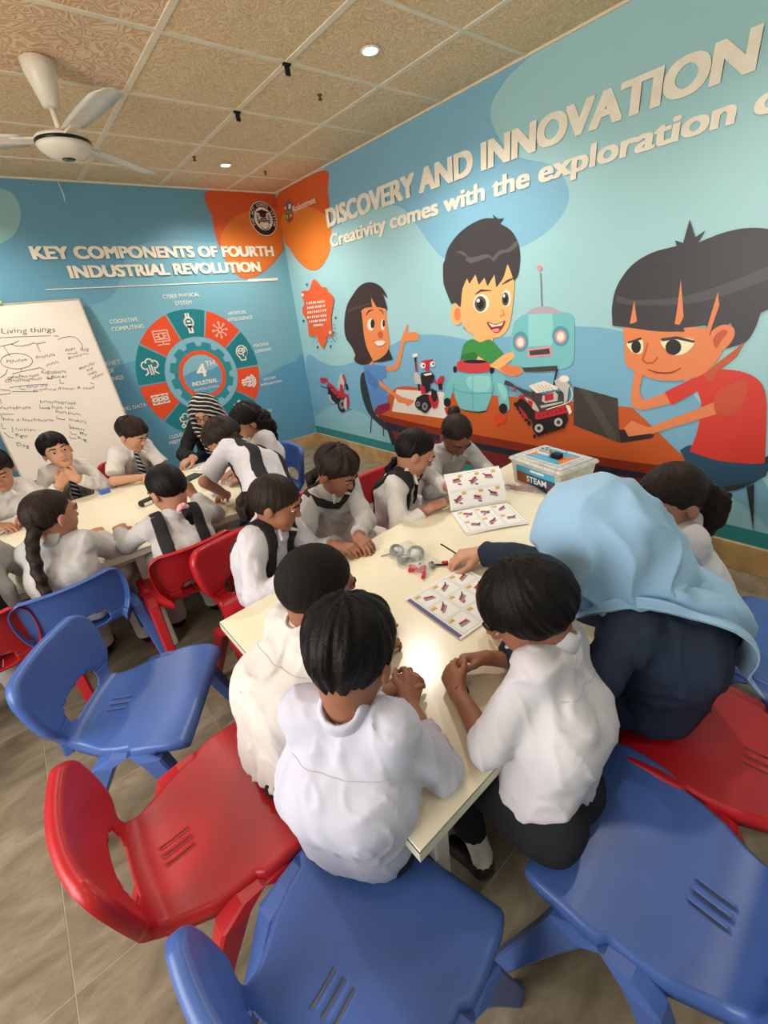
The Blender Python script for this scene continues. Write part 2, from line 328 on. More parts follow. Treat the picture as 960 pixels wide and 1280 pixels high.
def print_fig(w, name, shapes, d0, parent, dd=.00022):
    V = []; F = []; MI = []; mats = []
    for k, (c, sm, p) in enumerate(shapes):
        if isinstance(p, str): p = [tuple(int(q) / 1000 for q in t.split(',')) for t in p.split(' ')]
        if sm == 2:
            q = crom(p, 6); p = clampwall(w, q)
        elif sm: p = crom(p, 4)
        elif len(p) >= 8 and isinstance(shapes[k][2], str): p = autosm(p)
        p = clampwall(w, p)
        tri = geometry.tessellate_polygon([[Vector((u, v, 0)) for u, v in p]])
        o = len(V); V += [wall_pt(w, u, v, d0 + k * dd) for u, v in p]
        if pm(c) not in mats: mats.append(pm(c))
        mi = mats.index(pm(c))
        for t in tri:
            a, b, e = (p[i] for i in t); ar = (b[0] - a[0]) * (e[1] - a[1]) - (b[1] - a[1]) * (e[0] - a[0])
            F.append(tuple(o + i for i in (t if ar > 0 else t[::-1]))); MI.append(mi)
    return link(name, meshdata(name, V, F, mats, False, MI), parent)
def text_mesh(txt, size=1.0, bold=0.0, shear=0.0, extrude=0.0, align='LEFT', spacing=1.0):
    c = bpy.data.curves.new('t', 'FONT'); c.body = txt; c.size = size; c.offset = bold; c.shear = shear; c.extrude = extrude; c.align_x = align; c.resolution_u = 4; c.space_character = spacing
    o = bpy.data.objects.new('t', c); COL.objects.link(o); dg = bpy.context.evaluated_depsgraph_get(); dg.update()
    me = bpy.data.meshes.new_from_object(o.evaluated_get(dg)); bpy.data.objects.remove(o); bpy.data.curves.remove(c)
    V = [tuple(v.co) for v in me.vertices]; F = [tuple(p.vertices) for p in me.polygons]; bpy.data.meshes.remove(me); return V, F
def wall_text(w, name, txt, u0, u1, v0, cap, m, d, parent, bold=.02, extrude=0.0, tilt=0.0):
    V0, F0 = text_mesh(txt, 1.0, 0.0, 0, 1.0 if extrude else 0); V, F = [], []
    e = max(0, bold - .006); sh_ = [(-e, -e * .5), (e, -e * .5), (-e, e * .5), (e, e * .5), (0, e * .5), (0, -e * .5)] if bold > .015 else [(0, 0)]
    for i_, (a, b) in enumerate(sh_):
        o = len(V); V += [(x + a, y + b, zz * (1 + .02 * i_) + (0 if extrude else .02 * i_)) for x, y, zz in V0]; F += [tuple(q + o for q in t) for t in F0]
    xs = [v[0] for v in V]; x0, x1 = min(xs), max(xs); capH = .729
    sx = (u1 - u0) / (x1 - x0); sy = cap / capH
    out = [wall_pt(w, u0 + (x - x0) * sx, v0 + y * sy + (x - x0) * sx * tilt, d + (extrude * (zz + 1) / 2 if extrude else zz * .002)) for x, y, zz in V]
    return link(name, meshdata(name, out, F, m, False), parent)
ART=[
('R','mural_background_shape',[
('mid',2,'816,2574 1852,2594 2835,2609 2721,2548 2624,2468 2647,2356 2789,2196 3033,2089 3142,1950 3104,1839 2947,1751 2602,1691 2252,1735 2102,1840 1975,1980 1875,2087 1751,2155 1567,2186 1198,2190 761,2171'),
('wave',2,'52,1020 351,1000 576,965 858,988 1204,1077 1542,1162 1778,1231 2013,1245 2226,1229 2459,1198 2801,1219 3036,1257 3226,1265 3445,1245 3615,1184 3838,1004 4065,736 4313,485 4381,245 4112,242 2829,247 1457,252 49,246'),
('wave2',2,'69,366 528,553 961,509 1331,388 1552,251 49,246'),
('wave2',2,'3751,227 3937,416 4126,415 4279,342 4366,240 4124,236'),
]),
('R','mural_corner_blob',[
('orange',2,'17,2573 880,2576 898,2420 884,2187 800,1982 602,1874 397,1884 213,1991 95,2114 18,2218'),
('orange2',1,'17,2378 217,2421 483,2396 699,2324 876,2207 800,1982 604,1881 399,1891 215,1998 97,2121 28,2202'),
]),
('R','mural_splash',[
('dk',1,'340,1756 332,1748 319,1745 308,1750 306,1759 314,1767 328,1770 338,1765'),
('dk',1,'773,1425 767,1416 755,1413 745,1417 743,1426 750,1434 761,1438 771,1433'),
('dk',1,'612,1157 604,1148 592,1144 581,1148 579,1158 586,1167 599,1171 610,1167'),
('dk',1,'356,1152 348,1142 334,1138 322,1142 320,1152 329,1162 343,1166 354,1162'),
('dk',1,'154,1421 146,1412 131,1409 119,1413 117,1423 126,1432 141,1436 152,1431'),
('dk',1,'289,1209 282,1203 273,1203 271,1210 277,1216 286,1216'),
('dk',1,'323,1238 317,1232 308,1232 306,1238 312,1244 321,1244'),
('dk',1,'362,1209 356,1203 347,1203 345,1209 351,1215 360,1215'),
('dk',1,'396,1237 390,1231 381,1231 378,1237 385,1243 393,1243'),
('dk',1,'434,1208 428,1202 419,1202 417,1208 423,1214 431,1214'),
('dk',1,'467,1236 461,1230 452,1230 450,1236 456,1242 464,1241'),
('dk',1,'504,1207 498,1201 490,1202 487,1207 493,1213 502,1213'),
('dk',1,'536,1235 530,1229 522,1229 519,1235 525,1241 533,1240'),
('dk',1,'573,1207 567,1201 559,1201 556,1207 562,1213 570,1212'),
('dk',1,'604,1234 598,1228 590,1228 587,1234 593,1240 601,1239'),
('dk',1,'588,1261 582,1255 574,1256 572,1261 578,1267 586,1267'),
('dk',1,'619,1287 613,1282 605,1282 603,1288 608,1293 616,1293'),
('dk',1,'640,1206 634,1200 626,1200 624,1206 630,1212 638,1212'),
('dk',1,'670,1233 665,1227 657,1227 654,1233 660,1239 668,1238'),
('dk',1,'655,1260 649,1254 641,1254 639,1260 644,1266 652,1266'),
('dk',1,'684,1286 679,1280 671,1281 669,1286 674,1292 682,1292'),
('dk',1,'706,1205 700,1200 693,1200 690,1205 696,1211 703,1211'),
('dk',1,'735,1232 730,1226 722,1226 720,1232 725,1238 733,1237'),
('dk',1,'720,1259 714,1253 707,1253 704,1259 710,1264 717,1264'),
('dk',1,'749,1284 744,1279 736,1279 733,1285 739,1290 746,1290'),
('dk',1,'729,1363 723,1358 714,1358 711,1364 717,1370 726,1370'),
('dk',1,'736,1328 730,1323 721,1323 718,1329 724,1335 733,1335'),
('dk',1,'710,1294 704,1288 695,1288 692,1295 698,1301 707,1300'),
('dk',1,'718,1259 712,1253 703,1253 700,1259 706,1265 715,1265'),
('dk',1,'691,1223 685,1217 676,1217 673,1224 680,1230 689,1230'),
('splash',0,'354,1703 439,1775 480,1793 530,1766 604,1710 670,1704 692,1664 758,1626 778,1580 740,1522 704,1468 683,1411 668,1319 692,1300 669,1260 622,1254 566,1261 523,1195 459,1139 417,1164 349,1265 208,1268 220,1419 155,1496 166,1545 217,1578 214,1626 181,1659 201,1698 243,1707'),
('wht',0,'268,1597 288,1597 281,1576 261,1576'),
('wht',0,'312,1597 340,1596 334,1575 305,1576'),
('wht',0,'354,1596 383,1596 376,1575 347,1575'),
('wht',0,'396,1595 424,1595 418,1575 390,1575'),
('wht',0,'438,1595 456,1595 450,1574 431,1574'),
('wht',0,'479,1594 506,1594 500,1574 473,1574'),
('wht',0,'519,1594 546,1593 540,1573 513,1573'),
('wht',0,'559,1593 586,1593 580,1573 553,1573'),
('wht',0,'599,1592 616,1592 611,1572 593,1573'),
('wht',0,'272,1552 300,1552 293,1531 265,1531'),
('wht',0,'313,1552 341,1552 334,1531 306,1531'),
('wht',0,'354,1552 382,1553 375,1532 347,1531'),
('wht',0,'395,1553 413,1553 406,1532 388,1532'),
('wht',0,'435,1553 461,1553 455,1532 428,1532'),
('wht',0,'474,1553 500,1553 494,1532 468,1532'),
('wht',0,'513,1553 539,1553 533,1533 507,1532'),
('wht',0,'551,1553 568,1553 562,1533 545,1533'),
('wht',0,'589,1553 614,1553 609,1533 583,1533'),
('wht',0,'263,1507 293,1508 286,1487 256,1486'),
('wht',0,'307,1508 336,1509 329,1487 300,1487'),
('wht',0,'350,1509 370,1509 363,1488 343,1488'),
('wht',0,'393,1509 422,1510 415,1489 386,1488'),
('wht',0,'435,1510 463,1510 457,1490 429,1489'),
('wht',0,'477,1511 504,1511 498,1490 470,1490'),
('wht',0,'518,1511 536,1511 530,1491 512,1490'),
('wht',0,'558,1512 585,1512 579,1492 552,1491'),
('wht',0,'598,1512 625,1513 619,1492 592,1492'),
('wht',0,'248,1463 279,1463 271,1441 241,1441'),
('wht',0,'293,1463 314,1463 307,1441 286,1441'),
('wht',0,'338,1463 368,1463 361,1442 331,1441'),
('wht',0,'382,1463 412,1463 405,1442 376,1442'),
('wht',0,'426,1463 455,1463 449,1442 419,1442'),
('wht',0,'469,1464 488,1464 482,1443 462,1443'),
('wht',0,'511,1464 540,1464 533,1443 505,1443'),
('wht',0,'553,1464 581,1464 575,1443 547,1443'),
('wht',0,'594,1464 622,1464 616,1444 588,1444'),
('wht',0,'265,1419 285,1419 278,1397 258,1397'),
('wht',0,'309,1419 337,1420 330,1398 301,1398'),
('wht',0,'351,1420 380,1420 373,1399 344,1398'),
('wht',0,'393,1421 422,1421 415,1400 387,1399'),
('wht',0,'435,1421 454,1421 447,1400 428,1400'),
('wht',0,'476,1422 504,1422 497,1401 470,1400'),
('wht',0,'517,1422 544,1423 538,1402 510,1401'),
('wht',0,'557,1423 583,1423 577,1402 551,1402'),
('wht',0,'596,1423 614,1424 608,1403 590,1403'),
('wht',0,'353,1379 368,1379 361,1357 346,1357'),
('wht',0,'375,1379 389,1379 382,1357 368,1357'),
('wht',0,'396,1379 410,1379 404,1358 389,1357'),
('wht',0,'417,1379 427,1379 420,1358 411,1358'),
('wht',0,'438,1380 453,1380 446,1358 432,1358'),
('wht',0,'459,1380 473,1380 467,1359 453,1358'),
('wht',0,'480,1380 494,1380 488,1359 474,1359'),
('wht',0,'501,1380 510,1380 504,1359 494,1359'),
('wht',0,'521,1381 535,1381 529,1359 515,1359'),
('wht',1,'255,1668 237,1655 212,1657 205,1672 222,1684 247,1682'),
('wht',1,'667,1292 652,1278 629,1279 621,1293 637,1307 660,1307'),
]),
('R','mural_logo',[
('lg_grey',0,'144,2475 227,2496 292,2457 273,2394 140,2419'),
('red',0,'141,2475 179,2460 166,2414 137,2412 121,2441'),
('lg_green',0,'126,2410 206,2399 182,2315 115,2358'),
('red',0,'210,2398 290,2390 254,2333 182,2315'),
('wht',0,'223,2463 266,2458 253,2424 209,2428'),
('wht',0,'147,2459 168,2455 158,2430 137,2434'),
('lg_lite',0,'137,2389 178,2385 164,2349 134,2358'),
('pink',0,'219,2385 263,2381 248,2357 212,2357'),
]),
('R','mural_girl',[
('chairdk',1,'1121,920 1062,892 1028,800 1038,668 1082,550 1156,476 1311,393 1380,375 1370,441 1226,511 1172,626 1145,768 1144,870'),
('chairdk',0,'1143,474 1095,307 1111,309 1159,476'),
('chairdk',0,'1316,400 1311,303 1326,306 1330,402'),
('maroonp',1,'1209,536 1264,608 1373,650 1452,651 1442,586 1269,515'),
('dress',0,'1122,976 1270,993 1464,986 1449,891 1378,869 1431,774 1442,650 1285,610 1213,556 1183,627 1145,768 1122,869'),
('dress2',0,'1137,946 1177,934 1324,842 1317,798 1279,757 1174,808 1133,870'),
('skin1',0,'1326,854 1401,827 1472,789 1578,742 1683,714 1787,704 1794,687 1711,644 1677,665 1587,669 1537,714 1429,761 1338,805'),
('skin1',0,'1464,986 1557,989 1597,1018 1664,1131 1701,1217 1752,1290 1781,1330 1796,1319 1774,1269 1830,1267 1893,1261 1914,1235 1903,1204 1839,1197 1757,1195 1720,1164 1693,1087 1637,985 1569,949 1457,945'),
('ghair',0,'1494,1415 1524,1264 1522,1131 1565,1046 1412,1020 1274,1017 1241,1058'),
('skin1',0,'1211,1003 1268,1041 1283,1011 1237,980'),
('skin1',1,'1189,1464 1263,1487 1416,1494 1520,1472 1526,1393 1531,1285 1540,1186 1513,1131 1460,1085 1358,1042 1276,1029 1223,1070 1190,1166 1181,1271 1181,1375'),
('ghair',0,'1087,1604 1200,1664 1319,1682 1427,1664 1509,1621 1552,1567 1561,1541 1510,1576 1529,1528 1547,1475 1550,1439 1527,1461 1413,1481 1358,1485 1242,1483 1185,1464 1187,1374 1184,1260 1202,1154 1250,1071 1273,1035 1221,1004 1103,988 1009,1005 978,1036 1010,1080 965,1154 892,1229 882,1326 922,1444 986,1533'),
('ghair2',0,'984,1476 1084,1498 1228,1511 1337,1526 1334,1510 1215,1494 1080,1479 973,1459'),
('skin1',0,'1349,1479 1346,1564 1413,1477'),
('eyew',1,'1355,1340 1346,1319 1329,1302 1306,1292 1283,1293 1263,1303 1252,1322 1251,1344 1260,1365 1278,1382 1301,1391 1324,1390 1343,1379 1354,1362'),
('blk',1,'1358,1348 1353,1331 1342,1318 1329,1311 1317,1311 1306,1319 1301,1333 1301,1350 1307,1366 1317,1379 1330,1386 1343,1386 1353,1378 1358,1364'),
('eyew',1,'1499,1335 1493,1315 1483,1300 1471,1291 1459,1292 1449,1301 1444,1317 1445,1337 1450,1356 1461,1372 1473,1380 1485,1380 1494,1370 1499,1355'),
('blk',1,'1502,1346 1499,1333 1493,1322 1485,1317 1478,1317 1472,1323 1469,1334 1470,1347 1474,1360 1480,1370 1487,1376 1494,1375 1500,1369 1503,1359'),
('ghair',0,'1249,1421 1301,1451 1363,1463 1361,1467 1290,1461 1243,1424'),
('ghair',0,'1436,1459 1471,1445 1491,1420 1497,1421 1483,1451 1439,1463'),
('skin1d',1,'1463,1254 1457,1241 1445,1231 1429,1225 1412,1225 1398,1232 1390,1242 1388,1255 1394,1268 1406,1279 1422,1284 1439,1284 1452,1278 1461,1267'),
('skin1d',1,'1318,1209 1403,1197 1489,1209 1464,1167 1395,1151 1341,1170'),
('eyew',1,'1336,1200 1478,1203 1455,1172 1387,1161 1346,1176'),
]),
('R','mural_desk',[
('panel',0,'1391,461 2824,425 4001,455 3970,223 2830,214 1468,245'),
('navy',0,'1346,479 1948,442 2679,431 3542,440 4000,460 4006,423 3547,393 2680,373 1943,375 1452,381 1503,235 1430,231'),
('deskside',0,'1254,524 1952,494 2679,489 3535,491 4001,516 4008,457 3542,434 2679,425 1947,428 1268,462'),
('desk',0,'1254,524 1590,804 2204,798 2942,819 3579,820 3634,812 4001,516 3535,491 2679,489 1952,494'),
('paper',0,'1574,784 2160,801 2230,583 1479,571'),
('skin1',0,'1586,730 1683,714 1787,704 1794,687 1711,644 1677,665 1587,669'),
]),
('R','mural_robot',[
('blk',0,'411,756 571,716 627,634 555,555 478,563 421,647'),
('red',0,'294,823 338,832 444,826 441,794 347,770 288,774'),
('red',0,'435,794 519,763 619,705 762,680 791,648 623,620 510,683 421,742'),
('lgry',0,'718,898 779,853 740,741 680,695 605,747'),
('red',0,'737,878 774,880 794,813 763,784'),
('blk',0,'766,798 811,787 815,733 772,723'),
('red',0,'676,779 724,775 723,670 632,656'),
('blk',1,'754,574 736,533 703,499 663,477 622,473 590,487 572,517 573,557 593,598 626,632 667,652 707,656 738,641 754,612'),
('gry',1,'720,571 709,546 689,524 664,511 639,508 619,517 608,536 609,560 620,586 641,607 666,620 691,622 710,613 721,595'),
('blk',1,'687,568 683,557 675,549 664,544 654,543 646,546 642,554 642,563 647,574 655,582 665,587 675,588 683,585 688,577'),
('lgry',1,'778,583 767,551 750,524 730,509 712,507 699,519 694,544 698,576 709,608 727,634 746,649 764,651 776,638 781,614'),
('red',0,'632,656 799,683 795,592 768,518 735,514 766,646 651,629'),
('lgry',0,'415,644 427,583 502,550 531,568 463,597 454,652'),
('blk',0,'277,729 412,716 524,730 524,739 417,725 285,738'),
('blk',0,'393,661 523,641 608,655 608,668 531,655 406,674'),
('teal',0,'734,516 832,519 837,530 739,528'),
]),
('R','mural_robot',[
('blk',0,'1841,732 1926,768 2006,768 2014,667 1945,608 1847,627 1816,683'),
('blk',0,'1843,1067 1849,969 1868,791 1891,795 1872,972 1866,1069'),
('red',0,'1855,1035 1861,926 1875,927 1870,1036'),
('wht',0,'1825,1094 1885,1102 1886,1077 1833,1067'),
('lgry',0,'1825,941 1870,949 1907,906 1910,851 1835,847'),
('red',0,'1927,1042 2059,1058 2064,1035 2014,1023 2009,959 1967,958 1972,1022 1930,1021'),
('wht',1,'1974,1006 1970,996 1961,987 1948,982 1933,982 1921,986 1913,994 1911,1004 1915,1015 1924,1023 1938,1028 1952,1028 1964,1024 1972,1016'),
('wht',1,'2086,1020 2082,1011 2073,1003 2061,999 2047,998 2036,1002 2028,1009 2025,1018 2029,1027 2038,1035 2050,1039 2064,1039 2075,1036 2083,1029'),
('blk',1,'1963,1006 1962,1002 1958,999 1954,997 1949,997 1945,999 1942,1002 1941,1005 1942,1009 1946,1012 1950,1014 1955,1014 1959,1012 1962,1010'),
('blk',1,'2075,1021 2074,1018 2071,1015 2067,1013 2062,1013 2058,1014 2055,1017 2054,1021 2056,1025 2059,1028 2063,1029 2068,1029 2072,1028 2075,1025'),
('blk',0,'1918,945 2036,960 2071,925 2061,881 2013,857 2017,802 1959,776 1931,819 1906,895'),
('wht',0,'1941,935 2036,953 2042,936 1964,922'),
('red',0,'1901,850 1948,831 1959,776 1902,766'),
('red',0,'1990,761 2092,786 2104,731 2085,674 2037,652 1995,722'),
('blk',0,'2026,825 2086,807 2097,742 2051,705 2020,747'),
('red',0,'2099,894 2138,928 2179,932 2165,887 2104,857'),
('blk',0,'2105,862 2150,876 2150,822 2117,815'),
('red',0,'2054,893 2090,858 2105,866 2070,902'),
('blk',1,'1992,668 1985,644 1968,623 1945,609 1920,607 1898,615 1884,634 1880,658 1888,683 1906,704 1929,716 1954,718 1975,710 1989,692'),
('gry',1,'1971,666 1967,651 1956,638 1942,630 1926,628 1913,634 1904,645 1902,660 1907,675 1918,688 1932,696 1947,698 1961,692 1969,681'),
('blk',1,'1951,664 1949,658 1945,653 1939,650 1933,649 1927,651 1924,656 1923,662 1925,668 1929,673 1935,676 1941,677 1946,675 1950,670'),
('blk',1,'1896,681 1890,665 1878,650 1861,641 1843,640 1827,645 1817,658 1815,674 1820,691 1833,705 1850,714 1868,715 1883,709 1893,697'),
('gry',1,'1881,680 1877,670 1869,661 1859,655 1848,654 1838,658 1832,665 1830,675 1834,686 1842,695 1852,700 1863,701 1873,697 1879,690'),
('blk',1,'1866,679 1864,674 1861,671 1857,669 1852,668 1849,670 1846,673 1845,677 1847,681 1850,684 1854,687 1859,687 1863,686 1865,683'),
]),
('R','mural_boy',[
('skin2',0,'2474,1252 2666,1247 2635,1166 2491,1166'),
('green',0,'2345,1056 2385,1167 2468,1204 2536,1183 2624,1199 2710,1133 2748,1097 2625,1030 2513,1080 2477,1053'),
('green2',0,'2485,1115 2513,1089 2477,1053 2345,1056 2371,1096'),
('skin2',0,'2489,1026 2517,1089 2629,1030 2741,1100 2816,1122 2829,1084 2757,1034 2874,1020 2899,985 2847,961 2775,961 2669,1005 2629,1013'),
('skin2d',0,'2757,1034 2874,1020 2899,985 2847,961 2775,961 2701,1001'),
('skin2',1,'2389,1375 2382,1344 2364,1319 2338,1305 2310,1306 2285,1322 2269,1349 2264,1382 2272,1414 2290,1438 2316,1451 2343,1449 2367,1433 2384,1407'),
('skin2d',1,'2363,1377 2359,1358 2350,1343 2337,1335 2323,1336 2311,1345 2303,1361 2301,1380 2304,1399 2314,1413 2327,1421 2340,1420 2352,1411 2360,1396'),
('skin2',1,'2361,1521 2432,1624 2561,1669 2777,1671 2813,1569 2806,1426 2787,1306 2748,1242 2677,1211 2548,1217 2434,1253 2382,1305 2357,1407'),
('bhair',0,'2208,1712 2223,1733 2255,1799 2332,1862 2438,1906 2562,1926 2652,1914 2640,1938 2684,1906 2727,1901 2696,1879 2781,1825 2832,1752 2849,1676 2838,1581 2808,1547 2784,1604 2759,1649 2726,1571 2673,1522 2659,1600 2602,1536 2577,1589 2529,1550 2501,1617 2448,1564 2427,1602 2384,1535 2367,1439 2357,1420 2316,1454 2274,1449 2252,1489 2208,1583 2204,1648'),
('bhair',0,'2377,1297 2411,1262 2388,1279'),
('bhair2',0,'2335,1777 2402,1764 2451,1724 2602,1725 2642,1697 2700,1734 2756,1732 2824,1770 2833,1740 2775,1713 2710,1713 2652,1673 2612,1704 2466,1688 2416,1714 2430,1730'),
('wht',1,'2617,1431 2610,1406 2592,1387 2564,1377 2533,1379 2505,1392 2486,1414 2479,1440 2487,1465 2506,1484 2534,1493 2565,1490 2592,1477 2610,1456'),
('iris',1,'2592,1429 2587,1409 2573,1393 2553,1384 2531,1385 2511,1396 2497,1414 2492,1436 2498,1457 2512,1473 2532,1481 2554,1479 2573,1468 2587,1451'),
('blk',1,'2573,1429 2570,1416 2561,1405 2549,1400 2536,1401 2523,1408 2515,1419 2512,1433 2515,1447 2524,1457 2536,1462 2549,1461 2561,1454 2570,1443'),
('wht',1,'2538,1453 2534,1445 2523,1442 2512,1446 2508,1456 2513,1464 2523,1467 2534,1463'),
('wht',1,'2792,1449 2789,1428 2780,1411 2765,1403 2748,1404 2733,1414 2722,1433 2718,1454 2722,1475 2732,1492 2746,1500 2763,1498 2778,1488 2788,1470'),
('iris',1,'2775,1446 2773,1428 2766,1415 2755,1408 2743,1409 2731,1417 2723,1432 2720,1450 2723,1467 2730,1480 2741,1487 2753,1486 2764,1478 2772,1463'),
('blk',1,'2764,1445 2762,1434 2758,1426 2752,1421 2745,1422 2739,1427 2734,1436 2732,1447 2734,1458 2738,1467 2744,1471 2751,1471 2757,1465 2762,1456'),
('wht',1,'2746,1467 2743,1460 2738,1457 2732,1461 2730,1468 2732,1476 2737,1478 2743,1475'),
('bhair',0,'2501,1495 2552,1509 2637,1505 2637,1509 2548,1523 2498,1499'),
('bhair',0,'2720,1534 2769,1547 2814,1565 2812,1568 2760,1559 2717,1537'),
('mouth',1,'2598,1314 2676,1298 2747,1317 2732,1277 2691,1243 2645,1254'),
('wht',0,'2611,1307 2676,1292 2739,1310 2723,1288 2641,1280'),
('pink',1,'2641,1264 2687,1271 2707,1262 2687,1247 2656,1251'),
('skin2d',0,'2717,1385 2737,1356 2704,1349 2708,1342 2747,1353 2726,1387'),
]),
('R','mural_toy_robot',[
('aqua2',0,'2283,975 2247,943 2192,846 2149,735 2185,717 2238,764 2278,872 2302,945'),
('blk',1,'2309,986 2307,974 2301,965 2293,960 2285,959 2277,964 2272,973 2271,984 2273,996 2279,1005 2287,1010 2295,1010 2303,1006 2308,997'),
('blk',1,'2660,993 2659,982 2653,972 2645,967 2636,967 2628,971 2623,980 2621,992 2623,1003 2628,1012 2636,1017 2645,1018 2653,1013 2658,1004'),
('aqua2',0,'2650,974 2719,968 2765,928 2784,827 2798,733 2770,701 2712,705 2693,820 2651,894'),
('aqua3',1,'2692,906 2743,890 2773,845 2768,798 2740,795 2704,859'),
('blk',1,'2234,724 2229,708 2218,694 2202,685 2185,683 2170,689 2160,701 2157,717 2162,734 2173,748 2189,756 2206,758 2221,752 2231,740'),
('blk',1,'2780,729 2777,712 2767,698 2752,690 2736,688 2720,693 2710,705 2706,721 2709,738 2720,752 2734,760 2751,762 2766,756 2776,744'),
('red',0,'2161,676 2235,683 2257,625 2245,596 2216,598 2180,622'),
('wht',0,'2199,668 2215,603 2226,606 2211,671'),
('redt',0,'2677,671 2771,682 2777,653 2755,610 2719,616 2696,577 2671,600'),
('blk',0,'2341,688 2578,701 2591,687 2527,670 2422,670 2348,676'),
('aqua2',0,'2296,960 2429,956 2627,973 2651,894 2639,807 2591,696 2515,679 2422,677 2341,686 2294,748 2277,831'),
('aqua3',1,'2441,941 2603,950 2627,921 2627,874 2591,837 2478,829 2420,861 2401,910'),
('aqua4',0,'2278,823 2451,807 2645,828 2645,834 2452,813 2280,829'),
('aqua4',0,'2462,947 2462,679 2468,680 2467,947'),
('redb',1,'2312,1016 2326,1045 2379,1058 2469,1050 2579,1058 2617,1042 2624,1001 2591,978 2467,964 2364,973 2313,986'),
('blk',1,'2598,1050 2588,1045 2558,1039 2515,1036 2466,1035 2422,1036 2390,1040 2379,1046 2391,1052 2422,1057 2467,1060 2516,1061 2558,1060 2588,1056'),
]),
('R','mural_toy_robot',[
('aqua2',1,'2807,1269 2849,1327 2911,1350 3051,1351 3181,1344 3229,1310 3245,1192 3250,1078 3217,1030 3112,1015 2860,1025 2802,1070'),
('aqua3',0,'2922,1346 3089,1345 3107,1227 3102,1160 2931,1152'),
('dome',1,'2911,1350 2951,1377 3010,1387 3077,1379 3158,1340 3051,1347'),
('gry',0,'3020,1385 3000,1573 2993,1574 3012,1385'),
('pink',1,'3005,1598 3003,1592 2999,1587 2992,1585 2984,1586 2977,1589 2972,1595 2970,1602 2972,1609 2976,1613 2983,1615 2990,1614 2998,1611 3003,1605'),
('aqua4',1,'2931,1182 2927,1155 2911,1133 2887,1120 2860,1120 2835,1132 2817,1155 2810,1183 2815,1211 2832,1233 2856,1245 2882,1244 2907,1231 2924,1209'),
('pink',1,'2910,1179 2907,1162 2897,1149 2882,1141 2864,1141 2848,1149 2837,1162 2832,1179 2836,1196 2846,1210 2861,1217 2879,1217 2895,1209 2906,1196'),
('wht',1,'2897,1179 2895,1167 2889,1158 2878,1153 2867,1153 2856,1158 2848,1168 2845,1179 2848,1191 2855,1200 2865,1205 2876,1205 2887,1200 2894,1190'),
('aqua4',1,'3211,1212 3207,1187 3194,1166 3172,1155 3147,1155 3124,1167 3106,1188 3098,1214 3102,1239 3117,1259 3138,1270 3163,1269 3186,1257 3203,1237'),
('pink',1,'3193,1209 3190,1193 3181,1180 3167,1173 3150,1173 3134,1180 3123,1194 3118,1210 3120,1227 3130,1239 3144,1246 3161,1246 3176,1238 3188,1225'),
('wht',1,'3180,1209 3178,1198 3172,1189 3163,1184 3152,1184 3142,1189 3134,1198 3131,1210 3133,1221 3139,1230 3148,1235 3159,1235 3169,1230 3176,1220'),
('pink',0,'2925,1135 3095,1155 3107,1098 2936,1085'),
('dgry',0,'2942,1126 3084,1142 3092,1108 2948,1096'),
('dgry',0,'2893,1017 3146,1038 3152,1007 3033,996 2910,991'),
]),
('R','mural_tank_robot',[
('blk',0,'3142,1017 3127,915 3139,914 3153,1016'),
('blk',0,'2851,776 2890,814 2981,762 3014,696 3228,753 3250,707 3220,649 3040,567 3000,597 2981,666 2862,742'),
('blk',1,'3023,560 3018,547 3006,545 3000,556 3005,570 3017,571'),
('blk',1,'3055,574 3050,561 3038,560 3031,571 3037,584 3048,586'),
('blk',1,'3085,589 3080,576 3069,574 3063,585 3067,598 3079,600'),
('blk',1,'3115,603 3111,590 3099,588 3093,599 3098,612 3109,614'),
('blk',1,'3145,616 3140,604 3129,602 3123,613 3128,626 3139,627'),
('blk',1,'3174,630 3169,617 3159,616 3152,627 3157,639 3168,641'),
('blk',1,'3202,643 3198,631 3187,629 3181,640 3186,653 3196,654'),
('blk',1,'3230,656 3226,644 3216,642 3210,653 3214,665 3224,667'),
('blk',1,'2864,768 2857,754 2843,752 2835,766 2842,780 2856,781'),
('blk',1,'2887,744 2880,729 2866,728 2858,741 2865,756 2879,757'),
('blk',1,'2910,720 2904,705 2889,704 2882,717 2888,731 2903,733'),
('blk',1,'2933,696 2927,681 2913,680 2905,693 2912,707 2926,709'),
('blk',1,'2956,672 2950,657 2936,655 2928,668 2935,683 2949,685'),
('blk',1,'2979,648 2973,633 2959,631 2952,644 2958,659 2972,661'),
('red',0,'2875,830 2929,843 2934,826 2881,805'),
('red',0,'2882,761 2956,689 2956,672 2926,682 2881,743'),
('lgry',0,'2920,825 2949,819 3047,777 3036,733 2992,746'),
('red',0,'2950,810 2989,797 2986,758 2956,777'),
('red',0,'3009,704 3031,724 3226,785 3249,768 3246,751 3043,682 3015,680'),
('blk',1,'3047,707 3045,701 3040,700 3037,706 3039,712 3044,712'),
('blk',1,'3078,718 3076,712 3071,711 3069,717 3071,723 3075,724'),
('blk',1,'3109,729 3107,723 3102,722 3100,728 3101,734 3106,734'),
('blk',1,'3139,740 3137,734 3132,733 3130,739 3132,745 3136,745'),
('blk',1,'3168,750 3167,744 3162,744 3160,749 3161,755 3166,756'),
('blk',1,'3197,761 3196,755 3191,754 3189,760 3191,766 3195,766'),
('blk',1,'3226,771 3224,765 3220,765 3218,770 3219,776 3223,776'),
('dgry',0,'2976,872 3052,852 3192,886 3215,809 3050,734 2988,814'),
('wht',0,'2950,903 3065,942 3164,908 3166,893 3014,858'),
('gry',1,'2997,910 2994,906 2990,907 2990,912 2994,914'),
('gry',1,'3010,899 3008,895 3004,897 3003,901 3007,903'),
('gry',1,'3024,889 3022,885 3017,886 3017,891 3021,893'),
('gry',1,'3037,878 3035,874 3031,875 3031,880 3035,882'),
